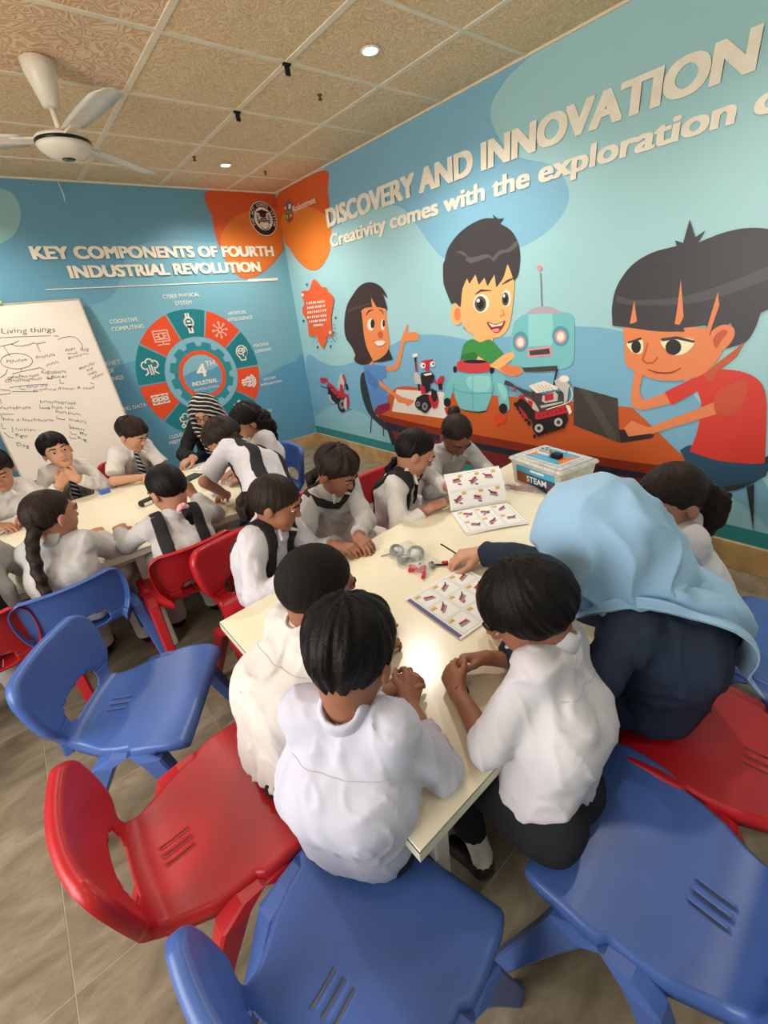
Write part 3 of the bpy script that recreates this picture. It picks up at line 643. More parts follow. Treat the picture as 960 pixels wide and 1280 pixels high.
('gry',1,'3026,910 3024,906 3020,907 3020,912 3024,914'),
('gry',1,'3040,900 3038,896 3033,897 3033,902 3037,903'),
('gry',1,'3053,889 3051,885 3047,886 3047,891 3051,893'),
('gry',1,'3067,879 3065,875 3060,876 3060,881 3064,882'),
('gry',1,'3056,910 3053,906 3049,908 3049,912 3053,914'),
('gry',1,'3069,900 3067,896 3063,897 3062,902 3066,904'),
('gry',1,'3083,889 3080,885 3076,887 3076,891 3080,893'),
('gry',1,'3096,879 3094,875 3090,876 3089,881 3093,883'),
('gry',1,'3085,911 3083,907 3078,908 3078,913 3082,914'),
('gry',1,'3098,900 3096,896 3092,897 3091,902 3095,904'),
('gry',1,'3111,890 3109,886 3105,887 3105,892 3109,893'),
('gry',1,'3124,879 3122,875 3118,877 3118,881 3122,883'),
('gry',1,'3113,911 3111,907 3107,908 3107,913 3111,914'),
('gry',1,'3126,900 3124,896 3120,898 3120,902 3124,904'),
('gry',1,'3140,890 3137,886 3133,887 3133,892 3137,894'),
('gry',1,'3153,880 3150,876 3146,877 3146,882 3150,883'),
('lgry',0,'3047,777 3206,820 3211,812 3058,761'),
('lgry',0,'3062,845 3149,879 3172,861 3171,821 3083,797 3059,811'),
('red',0,'3075,850 3137,871 3144,827 3082,809'),
('dgry',0,'2764,931 2805,920 2857,893 2986,860 2988,822 2939,835 2847,880 2754,900'),
('red',0,'2817,856 2847,856 2857,897 2847,898 2839,861 2818,865'),
('lgry',0,'3140,946 3177,971 3229,943 3252,921 3210,872 3155,916'),
('wht',1,'3240,963 3238,953 3229,946 3216,941 3201,940 3187,943 3177,950 3173,960 3176,969 3185,977 3198,982 3213,982 3226,979 3236,972'),
('lgry',0,'3211,911 3241,909 3239,835 3216,801'),
('wht',0,'3250,913 3266,869 3247,822 3094,759 3096,753 3250,817 3272,868 3255,915'),
('wht',0,'3229,802 3259,797 3275,758 3259,740'),
('lgry',1,'3081,628 3079,614 3070,603 3058,595 3043,593 3030,597 3020,606 3016,619 3019,632 3027,644 3040,651 3054,653 3067,649 3077,640'),
('blk',1,'3062,625 3061,620 3058,615 3052,612 3047,611 3041,613 3037,616 3035,622 3036,627 3040,632 3045,635 3051,636 3056,634 3060,630'),
('lgry',1,'3218,686 3216,674 3209,663 3197,656 3184,654 3172,658 3162,667 3159,679 3161,692 3168,702 3180,709 3193,711 3205,707 3214,698'),
('dgry',1,'3203,684 3202,678 3198,673 3193,670 3187,669 3181,671 3176,675 3175,681 3176,687 3179,692 3185,695 3191,696 3197,694 3201,690'),
]),
('R','mural_laptop',[
('lap',0,'3264,917 3539,864 3583,602 3286,672'),
('lap2',0,'3264,917 3366,898 3557,650 3571,607 3519,617 3312,894'),
('lap3',0,'3570,681 3626,689 3765,678 3757,657 3588,601'),
]),
('R','mural_boy_at_laptop',[
('chairdk',0,'4296,637 4294,571 4253,501 4194,447 4102,407 4055,412 4043,442 4277,648'),
('chairdk',0,'4230,472 4257,494 4307,242'),
('chairdk',0,'4057,404 4078,409 4087,309'),
('jeans',0,'3905,612 3953,648 4262,616 4291,607 4293,548 4241,503 4131,451 4043,439 3997,474'),
('skin3',0,'3612,1016 3659,1018 3653,918 3681,865 3786,915 3819,861 3686,812 3626,824 3612,883'),
('shirtr',0,'3780,919 3892,992 3948,1029 3993,1044 4074,1041 4144,1017 4192,968 4223,878 4274,611 4222,596 4080,588 3954,613 3968,748 3958,874 3931,934 3826,851'),
('skin3',0,'3597,695 3634,744 3730,716 4012,883 4043,831 3764,688 3631,648'),
('shirtr2',1,'4012,883 4024,943 4094,995 4127,997 4136,924 4114,839 4041,824'),
('skin3d',0,'3943,1022 4007,1092 4078,1169 4061,1105 3991,1024 3997,994 3969,979'),
('skin3',0,'3520,1250 3732,1254 3922,1235 3966,1246 4000,1131 3977,1064 3943,1022 3904,999 3829,981 3719,983 3611,1024 3561,1056 3540,1159'),
('bhair3',0,'3462,1261 3448,1365 3463,1462 3524,1549 3613,1594 3724,1609 3712,1634 3749,1617 3761,1709 3797,1633 3834,1655 3813,1610 3902,1633 3984,1638 4065,1622 4118,1593 4159,1452 4170,1320 4134,1305 4111,1294 4105,1230 4080,1169 3998,1136 4029,1207 4008,1257 3941,1196 3910,1248 3812,1238 3789,1223 3682,1228 3550,1249'),
('skin3',1,'3938,1209 3951,1234 3985,1249 4022,1235 4034,1197 4016,1150 3983,1128 3952,1150'),
('skin3d',1,'3957,1202 3986,1227 4006,1214 3989,1182 3974,1144 3955,1170'),
('bhair4',0,'3469,1413 3576,1382 3834,1391 4097,1476 4143,1481 4152,1442 4108,1425 3865,1354 3579,1357 3464,1381'),
('skin3',0,'3554,1268 3561,1382 3591,1273'),
('skin3',0,'3773,1226 3773,1319 3767,1461 3808,1291 3786,1223'),
('skin3',0,'3915,1209 3932,1393 3949,1334 3937,1247 3933,1190'),
('bhair3',0,'3550,1253 3590,1280 3598,1245'),
('bhair3',0,'3746,1265 3809,1252 3825,1222 3750,1224'),
('eyew2',1,'3555,1170 3624,1193 3641,1126 3610,1114 3572,1135'),
('blk',1,'3628,1151 3628,1136 3623,1125 3614,1118 3603,1118 3592,1124 3583,1136 3578,1151 3579,1166 3584,1177 3593,1184 3605,1184 3615,1177 3624,1165'),
('eyew2',1,'3723,1179 3794,1194 3874,1181 3858,1130 3808,1108 3753,1135'),
('blk',1,'3822,1148 3821,1132 3813,1119 3800,1111 3784,1111 3767,1118 3755,1131 3749,1148 3750,1164 3758,1177 3772,1184 3788,1184 3804,1177 3816,1164'),
('bhair3',0,'3719,1191 3792,1201 3879,1178 3874,1168 3795,1186 3730,1177'),
('bhair3',0,'3554,1176 3623,1199 3626,1187 3561,1167'),
('skin3d',0,'3656,1173 3651,1130 3639,1084 3670,1063 3705,1068 3723,1099 3718,1102 3701,1075 3671,1072 3648,1086 3658,1128 3661,1172'),
('mouth',0,'3680,1032 3728,1016 3797,1018 3840,1045 3838,1048 3795,1025 3728,1023 3680,1036'),
]),
('B','mural_background_shape',[
('bdark',2,'-2468,2615 -1593,2606 -659,2592 -683,2394 -709,2190 -1098,2205 -1405,2171 -1554,2066 -1648,1913 -1750,1797 -1901,1747 -2232,1744 -2812,1766'),
('bpale',1,'-2470,2611 -2236,2532 -2168,2487 -2167,2389 -2244,2262 -2370,2186 -2690,2067'),
('bwave',2,'-3026,1237 -2432,1199 -1990,1216 -1799,1261 -1524,1254 -1245,1183 -927,991 -723,914 -532,923 -321,982 -130,1013 20,1016 -20,164 -614,163 -1010,161 -3377,371'),
]),
('B','mural_corner_blob',[
('orangeb',2,'-682,2591 -5,2589 24,2199 -129,2021 -341,1899 -523,1871 -641,1967 -711,2183 -710,2381'),
('orangeb2',1,'-692,2137 -640,2267 -469,2399 -247,2456 0,2456 15,2199 -125,2036 -339,1906 -521,1878 -639,1974'),
]),
('B','mural_rule',[
('wht',0,'-2200,1876 -477,1849 -479,1840 -2202,1870'),
('wht',0,'-482,1862 -148,1858 -154,1835 -488,1838'),
]),
]
_d = {}
for k, (w, n, sh) in enumerate(ART):
    base = {'mural_background_shape': .0004, 'mural_corner_blob': .0018, 'mural_desk': .0016, 'mural_girl': .0036}.get(n, .006)
    if n == 'mural_toy_robot' or n.startswith('mural_boy'): base = .0045
    if n == 'mural_tank_robot': base = .0105
    if n == 'mural_laptop': base = .004
    if n == 'mural_boy_at_laptop': base = .0052
    if n == 'mural_robot': base = .0075
    print_fig(w, n, sh, base, wr if w == 'R' else wb, .00015)
print_fig('R', 'mural_base_strip', [('teal', 0, [(.001, .1575), (6.5, .1575), (6.5, .243), (.001, .243)])], .0015, wr)
M_LET = mat('lettering_cream', (252, 240, 222), rough=.5); M_LETS = mat('lettering_small', (236, 240, 236), rough=.5)
wall_text('R', 'mural_lettering', 'DISCOVERY AND INNOVATION', .832, 3.905, 2.172, .136, M_LET, .002, wr, .060, .007, .005)
wall_text('R', 'mural_lettering', 'Creativity comes with the exploration of', .836, 4.10, 2.014, .10, M_LET, .002, wr, .044, .005, .006)
wall_text('R', 'mural_lettering', 'Robotmea', .285, .70, 2.385, .052, M_LET, .0075, wr, .022)
wall_text('B', 'mural_lettering', 'KEY COMPONENTS OF FOURTH', -2.206, -.146, 2.083, .088, M_LET, .006, wb, .058, .006, -.012)
wall_text('B', 'mural_lettering', 'INDUSTRIAL REVOLUTION', -2.005, -.325, 1.945, .088, M_LET, .006, wb, .058, .006, -.012)
# industry wheel
WC = (-1.175, 1.045)
def arc(r0, r1, a0, a1, n=8):
    A0 = [math.radians(a0 + (a1 - a0) * k / n) for k in range(n + 1)]
    return [(WC[0] + r1 * math.cos(a), WC[1] + r1 * math.sin(a)) for a in A0] + [(WC[0] + r0 * math.cos(a), WC[1] + r0 * math.sin(a)) for a in A0[::-1]]
def circ(cx_, cy_, r, n=28): return [(cx_ + r * math.cos(2 * math.pi * k / n), cy_ + r * math.sin(2 * math.pi * k / n)) for k in range(n)]
sh = []
for k in range(10):
    a1 = 108 - 36 * k; sh.append(('tealseg' if k % 2 == 0 else 'orseg', 0, arc(.358, .60, a1 - 35.2, a1 - .8)))
print_fig('B', 'mural_wheel_segment', sh, .002, wb, 0)
g_ = []
for k in range(12):
    for (f, r) in ((-.36, .27), (-.26, .312), (.26, .312), (.36, .27)):
        a = math.radians((k + f) * 30 + 8); g_.append((WC[0] + r * math.cos(a), WC[1] + r * math.sin(a)))
print_fig('B', 'mural_gear', [('ltblue', 0, circ(*WC, .355)), ('gear', 0, g_), ('ring', 0, circ(*WC, .232)), ('ltblue', 0, circ(*WC, .192)), ('bwave', 0, [(WC[0] + .19 * math.cos(math.radians(a)), WC[1] + .19 * math.sin(math.radians(a))) for a in range(-185, 30, 12)] + [(WC[0] + .08, WC[1] + .03), (WC[0] - .02, WC[1] + .06), (WC[0] - .1, WC[1] + .045)])], .0025, wb)
wall_text('B', 'mural_lettering', '4', -1.23, -1.13, 1.03, .125, M_LET, .005, wb, .03)
wall_text('B', 'mural_lettering', 'TH', -1.125, -1.03, 1.12, .05, M_LET, .005, wb, .03)
wall_text('B', 'mural_lettering', 'INDUSTRIAL', -1.305, -1.045, .955, .042, M_LET, .005, wb, .03)
wall_text('B', 'mural_lettering', 'REVOLUTION', -1.295, -1.055, .905, .024, M_LETS, .005, wb, .01)
for txt, u0, u1, v0, cap in [('CYBER PHYSICAL', -1.345, -1.005, 1.745, .034), ('SYSTEM', -1.255, -1.10, 1.685, .034), ('COGNITIVE', -1.835, -1.61, 1.585, .034), ('COMPUTING', -1.84, -1.58, 1.525, .034), ('ARTIFICIAL', -.775, -.575, 1.555, .032), ('INTELLIGENCE', -.79, -.525, 1.50, .032),
    ('MACHINE', -.575, -.40, 1.225, .032), ('LEARNING', -.57, -.385, 1.17, .032), ('SYSTEM', -.545, -.40, .875, .026), ('INTEGRATION', -.59, -.335, .825, .026), ('AUTONOMOUS', -.745, -.53, .535, .032), ('ROBOTS', -.72, -.60, .48, .032), ('INTERNET', -2.085, -1.86, 1.26, .036), ('OF', -1.99, -1.93, 1.195, .036), ('THINGS', -2.04, -1.875, 1.13, .036), ('BIG DATA', -1.97, -1.765, .86, .034), ('CLOUD', -1.66, -1.53, .51, .034), ('MEETING', -1.68, -1.51, .455, .034)]:
    wall_text('B', 'mural_lettering', txt, u0, u1, v0, cap, M_LETS, .004, wb, .022)
# wheel icons as line drawings
def strokes(w, name, lines, width, m, d, parent, closed=False):
    mb = MB()
    for ln in lines:
        for i in range(len(ln) - 1):
            (x0, y0), (x1, y1) = ln[i], ln[i + 1]; L_ = math.hypot(x1 - x0, y1 - y0) or 1e-6; ex, ey = (x1 - x0) / L_ * width * .5, (y1 - y0) / L_ * width * .5
            q = [(x0 - ex + ey, y0 - ey - ex), (x1 + ex + ey, y1 + ey - ex), (x1 + ex - ey, y1 + ey + ex), (x0 - ex - ey, y0 - ey + ex)]
            mb.add([wall_pt(w, u, v, d + (i % 2) * .00004) for u, v in q], [(0, 1, 2, 3)])
    return mb.build(name, m, parent)
def ic(k, lines, pink=0, wd=.011):
    a = math.radians(90 - 36 * k); c0 = (WC[0] + .478 * math.cos(a), WC[1] + .478 * math.sin(a))
    strokes('B', 'mural_icon', [[(c0[0] + x * .08, c0[1] + y * .08) for x, y in l] for l in lines], wd, pm('iconp' if pink else 'icon'), .0045, wb)
def cl(x, y, r, n=10, a0=0, a1=360): return [(x + r * math.cos(math.radians(a0 + (a1 - a0) * k / n)), y + r * math.sin(math.radians(a0 + (a1 - a0) * k / n))) for k in range(n + 1)]
ic(0, [[(-.15, 1), (-.15, .6), (.15, .6), (.15, 1)], cl(0, .1, .5, 12, 110, 290), cl(0, .1, .5, 12, 70, -110), [(-.2, -1), (-.2, -.2), (.2, -.2), (.2, -1), (-.2, -1)], [(-.1, .2), (.1, .2)]], 0, .016)
ic(1, [[(.25 * math.cos(t), .25 * math.sin(t)), (.85 * math.cos(t), .85 * math.sin(t))] for t in [k * math.pi / 4 for k in range(8)]] + [cl(0, 0, .25, 8)] + [cl(.85 * math.cos(k * math.pi / 4), .85 * math.sin(k * math.pi / 4), .1, 5) for k in range(8)], 1)
ic(2, [cl(0, .1, .75, 14, -40, 230), [(.55, -.4), (.75, -.1), (.7, .2)], [(-.45, -.5), (-.3, -.9), (.3, -.9), (.35, -.55)], cl(-.15, .2, .35, 8), [(.1, .5), (.4, .5), (.4, .1), (.1, -.1), (.1, -.4)], [(-.5, .3), (-.1, .2), (.2, .3)]])
ic(3, [cl(.1, 0, .55, 14, -140, 140), [(-.9, 0), (.3, 0)], [(0, .35), (.35, 0), (0, -.35)], [(-.8, .3), (-.3, .3)], [(-.8, -.3), (-.3, -.3)], cl(.1, 0, .85, 10, -60, 60)], 0, .018)
ic(4, [[(-.8, -.7), (-.4, .3), (.2, .7), (.7, .3)], cl(-.4, .3, .2, 6), cl(.2, .7, .2, 6), cl(.5, -.3, .35, 8), [(-.9, -.7), (-.3, -.7)]])
ic(6, [cl(0, .4, .35, 10, -20, 200), cl(-.4, .15, .3, 8, 60, 280), cl(.4, .15, .3, 8, -100, 120), [(-.4, -.15), (.4, -.15)], cl(-.5, -.7, .2, 6), cl(0, -.8, .2, 6), cl(.5, -.7, .2, 6), [(0, -.15), (0, -.6)], [(-.3, -.15), (-.5, -.5)], [(.3, -.15), (.5, -.5)]])
ic(7, [[(-.9, -.5), (-.9, .5), (.9, .5), (.9, -.5), (-.9, -.5)], [(-.3, .5), (-.3, -.5)], [(.3, .5), (.3, -.5)], cl(-.6, 0, .2, 6), cl(0, 0, .2, 6), cl(.6, 0, .2, 6), [(-.9, .2), (.9, .2)], [(-.9, -.2), (.9, -.2)]])
ic(8, [cl(0, .5, .4, 8, 0, 180), cl(-.5, .25, .4, 8, 60, 260), cl(.5, .25, .4, 8, -80, 120), [(-.4, -.1), (-.4, -.6), (-.7, -.8)], [(-.1, .2), (-.1, -.8)], [(.15, .2), (.15, -.8)], [(.4, -.1), (.4, -.6), (.7, -.8)]])
ic(9, [[(-.8, -.45), (-.8, .7), (.8, .7), (.8, -.45), (-.8, -.45)], [(0, -.45), (0, -.8)], [(-.6, -.8), (.6, -.8)], cl(0, .15, .3, 10), [(-.6, .4), (-.3, .4)], [(-.6, .1), (-.35, .1)], [(.3, .4), (.6, .4)], [(.35, .1), (.6, .1)], [(-.6, -.2), (.6, -.2)]], 1)
# school crest
cc = (-.187, 2.38)
print_fig('B', 'mural_crest', [('wht', 0, circ(*cc, .146)), ('blk', 0, circ(*cc, .14)), ('wht', 0, circ(*cc, .098)), ('blk', 0, [(cc[0] - .075, cc[1] + .055), (cc[0], cc[1] + .035), (cc[0] + .075, cc[1] + .055), (cc[0], cc[1] + .078)]), ('blk', 0, [(cc[0] - .035, cc[1] + .045), (cc[0] - .035, cc[1] + .02), (cc[0], cc[1] + .008), (cc[0] + .035, cc[1] + .02), (cc[0] + .035, cc[1] + .045), (cc[0], cc[1] + .034)])], .005, wb)
strokes('B', 'mural_crest', [[(cc[0] + x * .07, cc[1] + y * .07) for x, y in l] for l in [cl(0, 0, 1, 10, 150, 215), cl(0, 0, 1, 10, -35, 30), cl(0, 0, .8, 10, 150, 215), cl(0, 0, .8, 10, -35, 30), cl(0, -1.1, 1.1, 10, 40, 140), cl(0, -1.3, 1.1, 10, 40, 140), cl(0, -.6, .7, 8, 200, 340), [(-.4, .1), (-.4, -.3), (0, -.4), (.4, -.3), (.4, .1), (0, 0), (-.4, .1)], [(0, 0), (0, -.4)]]], .007, pm('blk'), .0075, wb)
V, F = [], []
for i, ch in enumerate('THE ACT SCHOOL SYSTEM'):
    if ch == ' ': continue
    a = math.radians(205 - i * 11.5); v, f = text_mesh(ch, .036, .0004, 0, 0, 'CENTER'); o = len(V)
    for x, y, _ in v:
        r = .107 + y; V.append(wall_pt('B', cc[0] + r * math.cos(a) + x * math.sin(a), cc[1] + r * math.sin(a) - x * math.cos(a), .0066))
    F += [tuple(q + o for q in t) for t in f]
link('mural_lettering', meshdata('crest_lettering', V, F, pm('wht'), False), wb)
# ------------------------------------------------------------------ ceiling fittings
M_LAMP = mat('lamp_lens', (255, 248, 232), emit=28.0); M_TRIM = mat('lamp_trim', (240, 235, 225), rough=.4)
for k, (x, y) in enumerate(LIGHT_SPOTS):
    lab = {0: 'small round ceiling spotlight nearest the room corner', 1: 'bright round ceiling spotlight above the blue mural lettering', 2: 'added unseen ceiling spotlight above the right end of the front table', 3: 'added unseen ceiling spotlight straight above the camera', 4: 'added unseen ceiling spotlight above the empty blue chair', 5: 'added unseen ceiling spotlight above the whiteboard', 6: 'added unseen ceiling spotlight behind the camera on the right', 7: 'added unseen ceiling spotlight behind the camera on the left'}[k]
    t = thing('ceiling_spotlight', lab, 'spotlight', (x, y, H), 0, 'recessed ceiling spotlights')
    MB().lathe([(.032, -.0005), (.046, -.002), (.05, -.007), (.046, -.011), (.036, -.010), (.033, -.003)], (x, y, H), 28).build('trim_ring', M_TRIM, t, True)
    MB().lathe([(.033, -.004), (.03, -.008), (.015, -.011), (.002, -.012)], (x, y, H), 24).build('lens', M_LAMP, t, True)
    l = bpy.data.lights.new('spotlight_lamp', 'SPOT'); l.energy = LAMP_POWER * 4 * LAMP_REL[k]; l.color = (1.0, .93, .84); l.shadow_soft_size = .05; l.spot_size = math.radians(150); l.spot_blend = .7
    lo = bpy.data.objects.new('spotlight_lamp', l); COL.objects.link(lo); lo.parent = t; lo.location = (0, 0, -.03)
M_FAN = mat('fan_white', (236, 226, 208), rough=.4, spec=.5); M_FBK = mat('fan_black', (28, 28, 28), rough=.3); M_CHR = mat('fan_cap', (90, 86, 80), rough=.25, metal=.8)
FX, FY = -2.105, -1.83
fan = thing('ceiling_fan', 'cream white ceiling fan with black band round its motor', 'fan', (FX, FY, H))
MB().lathe([(.02, -.17), (.034, -.165), (.062, -.05), (.066, -.01), (.05, -.001)], (FX, FY, H), 28).build('canopy', M_FAN, fan, True)
MB().tube([(FX, FY, H - .15), (FX, FY, H - .27)], .012, 12).build('down_rod', M_FAN, fan, True)
MB().lathe([(.012, -.24), (.03, -.245), (.042, -.265), (.06, -.27), (.105, -.272), (.113, -.28), (.113, -.288)], (FX, FY, H), 36).build('motor_housing', M_FAN, fan, True)
MB().lathe([(.112, -.285), (.1145, -.288), (.1145, -.298), (.112, -.301)], (FX, FY, H), 36).build('black_band', M_FBK, fan, True)
MB().lathe([(.113, -.300), (.105, -.318), (.08, -.338), (.045, -.349), (.03, -.351)], (FX, FY, H), 36).build('motor_cover', M_FAN, fan, True)
MB().lathe([(.030, -.350), (.026, -.354), (.01, -.356)], (FX, FY, H), 24).build('centre_cap', M_CHR, fan, True)
for a in (158, 278, 38):
    R3 = Matrix.Translation((FX, FY, H - .280)) @ Matrix.Rotation(math.radians(a), 4, 'Z') @ Matrix.Rotation(math.radians(9), 4, 'X')
    V = []; F = []; n = 12
    for i in range(n + 1):
        t = i / n; x = .15 + .47 * t; w = .052 + .018 * math.sin(t * math.pi * .8) - (.03 * max(0, t - .93) / .07); z = -.01 * t
        for (yy, zz) in ((-w, z - .0), (-w * .4, z + .006), (w * .4, z + .006), (w, z), (w * .4, z + .003), (-w * .4, z + .003)): V.append(R3 @ Vector((x, yy, zz)))
    for i in range(n):
        for k in range(6): F.append((i * 6 + k, i * 6 + (k + 1) % 6, (i + 1) * 6 + (k + 1) % 6, (i + 1) * 6 + k))
    F += [tuple(range(5, -1, -1)), tuple(n * 6 + k for k in range(6))]
    bl = MB().add(V, F).build('blade', M_FAN, fan, True)
    MB().box((.095, -.022, -.004), (.2, .022, .003), R3).build('blade_bracket', M_FAN, bl)
M_CLIP = mat('black_clip', (30, 28, 26), rough=.6)
for (x, y, lab) in [(-1.112, -2.252, 'small black clip on a ceiling bar nearer the bright spotlight'), (-1.112, -1.652, 'small black clip hanging from a ceiling bar nearer the fan')]:
    c = MB().box((x - .014, y - .004, H - .05), (x + .014, y + .004, H - .003), bev=.002).box((x - .02, y - .01, H - .012), (x + .02, y + .01, H - .003)).build('ceiling_clip', M_CLIP); tag(c, lab, 'clip', 'black clips on the ceiling bars')
wire = MB().tube([(-1.86, -.03, H - .01), (-1.865, -.05, H - .05), (-1.86, -.06, H - .10), (-1.868, -.065, H - .15)], .004, 6).build('dangling_cable', M_FAN, None, True); tag(wire, 'short white cable dangling from the ceiling edge behind the fan', 'cable')
for k, (x, y, lab) in enumerate([(-.77, -2.02, 'tiny brown ceiling sprinkler between the clips and the right wall'), (-1.08, -.80, 'tiny brown ceiling sprinkler left of the far spotlight'), (-.42, -.62, 'tiny brown ceiling sprinkler above the orange corner')]):
    s_ = MB().lathe([(.014, 0), (.014, -.004), (.006, -.006), (.006, -.02), (.013, -.021), (.012, -.025)], (x, y, H), 12).build('ceiling_sprinkler', mat('brass_dark', (110, 85, 60), metal=.5, rough=.4), None, True); tag(s_, lab, 'sprinkler', 'ceiling sprinklers')
WB_TEXT=[
('Living things',-0.580,-0.202,-0.241,-0.226,0.048,0),
('Plantae',-0.629,-0.413,-0.499,-0.413,0.029,0),
('Protista',-0.440,-0.411,-0.314,-0.402,0.029,0),
('Monera',-0.235,-0.385,-0.164,-0.375,0.026,0),
('Fungi',-0.130,-0.396,-0.069,-0.395,0.029,0),
('unicellular',-0.398,-0.471,-0.306,-0.457,0.024,1),
('bacteria',-0.234,-0.441,-0.135,-0.429,0.024,1),
('seedless seed',-0.645,-0.523,-0.469,-0.539,0.029,0),
('Gymnosperm',-0.686,-0.544,-0.462,-0.567,0.031,0),
('Angiosperm',-0.451,-0.523,-0.288,-0.542,0.033,0),
('flower',-0.401,-0.567,-0.292,-0.579,0.030,0),
('Does not',-0.577,-0.612,-0.443,-0.620,0.024,1),
('produce flower & seed',-0.548,-0.636,-0.140,-0.697,0.025,0),
('Invertebrate',-0.537,-0.730,-0.311,-0.794,0.031,0),
('has no',-0.480,-0.790,-0.340,-0.825,0.030,0),
('backbone',-0.466,-0.825,-0.312,-0.885,0.028,0),
('Insects',-0.405,-0.904,-0.294,-0.952,0.027,0),
('Vertebrate',-0.789,-0.727,-0.608,-0.762,0.027,0),
('has a backbone',-0.802,-0.810,-0.503,-0.889,0.028,0),
('human',-0.755,-0.899,-0.639,-0.932,0.027,0),
('Tiger',-0.773,-0.946,-0.699,-0.969,0.030,0),
('Dog',-0.790,-1.008,-0.722,-1.047,0.034,0),
('insect',-0.413,-0.964,-0.329,-1.009,0.025,0),
('fly',-0.372,-1.025,-0.319,-1.060,0.028,0),
('bug',-0.396,-1.052,-0.347,-1.095,0.026,0),
('vascular',-0.192,-0.534,-0.062,-0.506,0.028,0),
('and',-0.146,-0.556,-0.096,-0.544,0.025,0),
('seedless',-0.148,-0.590,-0.076,-0.574,0.025,0),
('plant',-0.132,-0.621,-0.040,-0.600,0.028,0),
]
WB_LINES=[
[(-0.601,-0.228),(-0.434,-0.239),(-0.286,-0.252)],
[(-0.269,-0.256),(-0.236,-0.260)],
[(-0.623,-0.289),(-0.554,-0.281),(-0.496,-0.265)],
[(-0.554,-0.281),(-0.526,-0.299),(-0.493,-0.303),(-0.445,-0.299),(-0.412,-0.290),(-0.392,-0.301),(-0.336,-0.295)],
[(-0.252,-0.286),(-0.204,-0.274),(-0.165,-0.272),(-0.130,-0.282),(-0.113,-0.308),(-0.104,-0.338),(-0.111,-0.381)],
[(-0.601,-0.288),(-0.592,-0.368)],
[(-0.398,-0.302),(-0.397,-0.362)],
[(-0.470,-0.421),(-0.483,-0.439),(-0.506,-0.453),(-0.537,-0.461),(-0.571,-0.463),(-0.603,-0.457),(-0.631,-0.446),(-0.651,-0.429),(-0.661,-0.410),(-0.659,-0.391),(-0.646,-0.373),(-0.624,-0.359),(-0.594,-0.351),(-0.561,-0.349),(-0.528,-0.354),(-0.499,-0.366),(-0.478,-0.382),(-0.468,-0.402),(-0.470,-0.422)],
[(-0.557,-0.466),(-0.567,-0.485),(-0.625,-0.492)],
[(-0.567,-0.485),(-0.439,-0.475),(-0.418,-0.500)],
[(-0.424,-0.549),(-0.427,-0.563),(-0.401,-0.567)],
[(-0.642,-0.455),(-0.664,-0.486),(-0.705,-0.506)],
[(-0.228,-0.400),(-0.163,-0.406),(-0.164,-0.392)],
[(-0.227,-0.422),(-0.229,-0.444)],
[(-0.124,-0.416),(-0.083,-0.423)],
[(-0.662,-0.513),(-0.629,-0.515),(-0.666,-0.531)],
[(-0.675,-0.586),(-0.550,-0.590),(-0.437,-0.604)],
[(-0.674,-0.616),(-0.519,-0.647)],
[(-0.737,-0.589),(-0.683,-0.607),(-0.688,-0.629),(-0.750,-0.624)],
[(-0.617,-0.589),(-0.617,-0.608),(-0.589,-0.618)],
[(-0.546,-0.744),(-0.552,-0.770),(-0.491,-0.783),(-0.499,-0.770)],
[(-0.491,-0.783),(-0.504,-0.792)],
[(-0.471,-0.848),(-0.476,-0.871),(-0.429,-0.895),(-0.432,-0.882)],
[(-0.762,-0.655),(-0.767,-0.692)],
[(-0.802,-0.761),(-0.722,-0.779)],
[(-0.799,-0.769),(-0.801,-0.791),(-0.793,-0.801)],
[(-0.820,-0.825),(-0.824,-0.867),(-0.807,-0.871)],
[(-0.827,-0.893),(-0.813,-0.935),(-0.790,-0.949)],
[(-0.416,-0.549),(-0.420,-0.568),(-0.390,-0.569)],
[(-0.350,-0.580),(-0.356,-0.615),(-0.332,-0.615)],
[(-0.415,-0.931),(-0.420,-0.963),(-0.392,-0.974)],
[(-0.428,-0.986),(-0.427,-1.011),(-0.393,-1.024)],
[(-0.449,-1.022),(-0.445,-1.040),(-0.411,-1.053)],
[(-0.769,-0.869),(-0.771,-0.891),(-0.782,-0.904)],
[(-0.186,-0.517),(-0.175,-0.530)],
[(-0.157,-0.644),(-0.136,-0.660)],
]
# left (-0.836, -1.22) (-0.85, -0.887) (-0.475, 0.002)
# ------------------------------------------------------------------ whiteboard leaning on the back wall
M_WBD = mat('whiteboard_face', (236, 226, 214), rough=.3, spec=.5, var=.03, scale=3); M_ALU = mat('whiteboard_frame', (190, 178, 160), rough=.4); M_INK = mat('marker_ink', (72, 66, 84), rough=.8); M_INKP = mat('marker_ink_purple', (110, 80, 140), rough=.8)
WBM = Matrix(((1, 0, 0, -2.0105), (0, .2445, -.9697, -.06), (0, .9697, .2445, 1.787), (0, 0, 0, 1)))
board = thing('whiteboard', 'tall white marker board with handwriting leaning against the blue wall', 'whiteboard', (-2.43, -.45, 0))
MB().box((-.85, -1.80, -.016), (0, 0, -.001), WBM).build('panel', M_WBD, board)
for lo_, hi_ in [((-.856, -1.806, -.02), (-.846, .004, .003)), ((-.004, -1.806, -.02), (.006, .004, .003)), ((-.846, -.004, -.02), (-.004, .006, .003)), ((-.846, -1.806, -.02), (-.004, -1.796, .003))]: MB().box(lo_, hi_, WBM).build('frame_edge', M_ALU, board)
w = wloc(board)
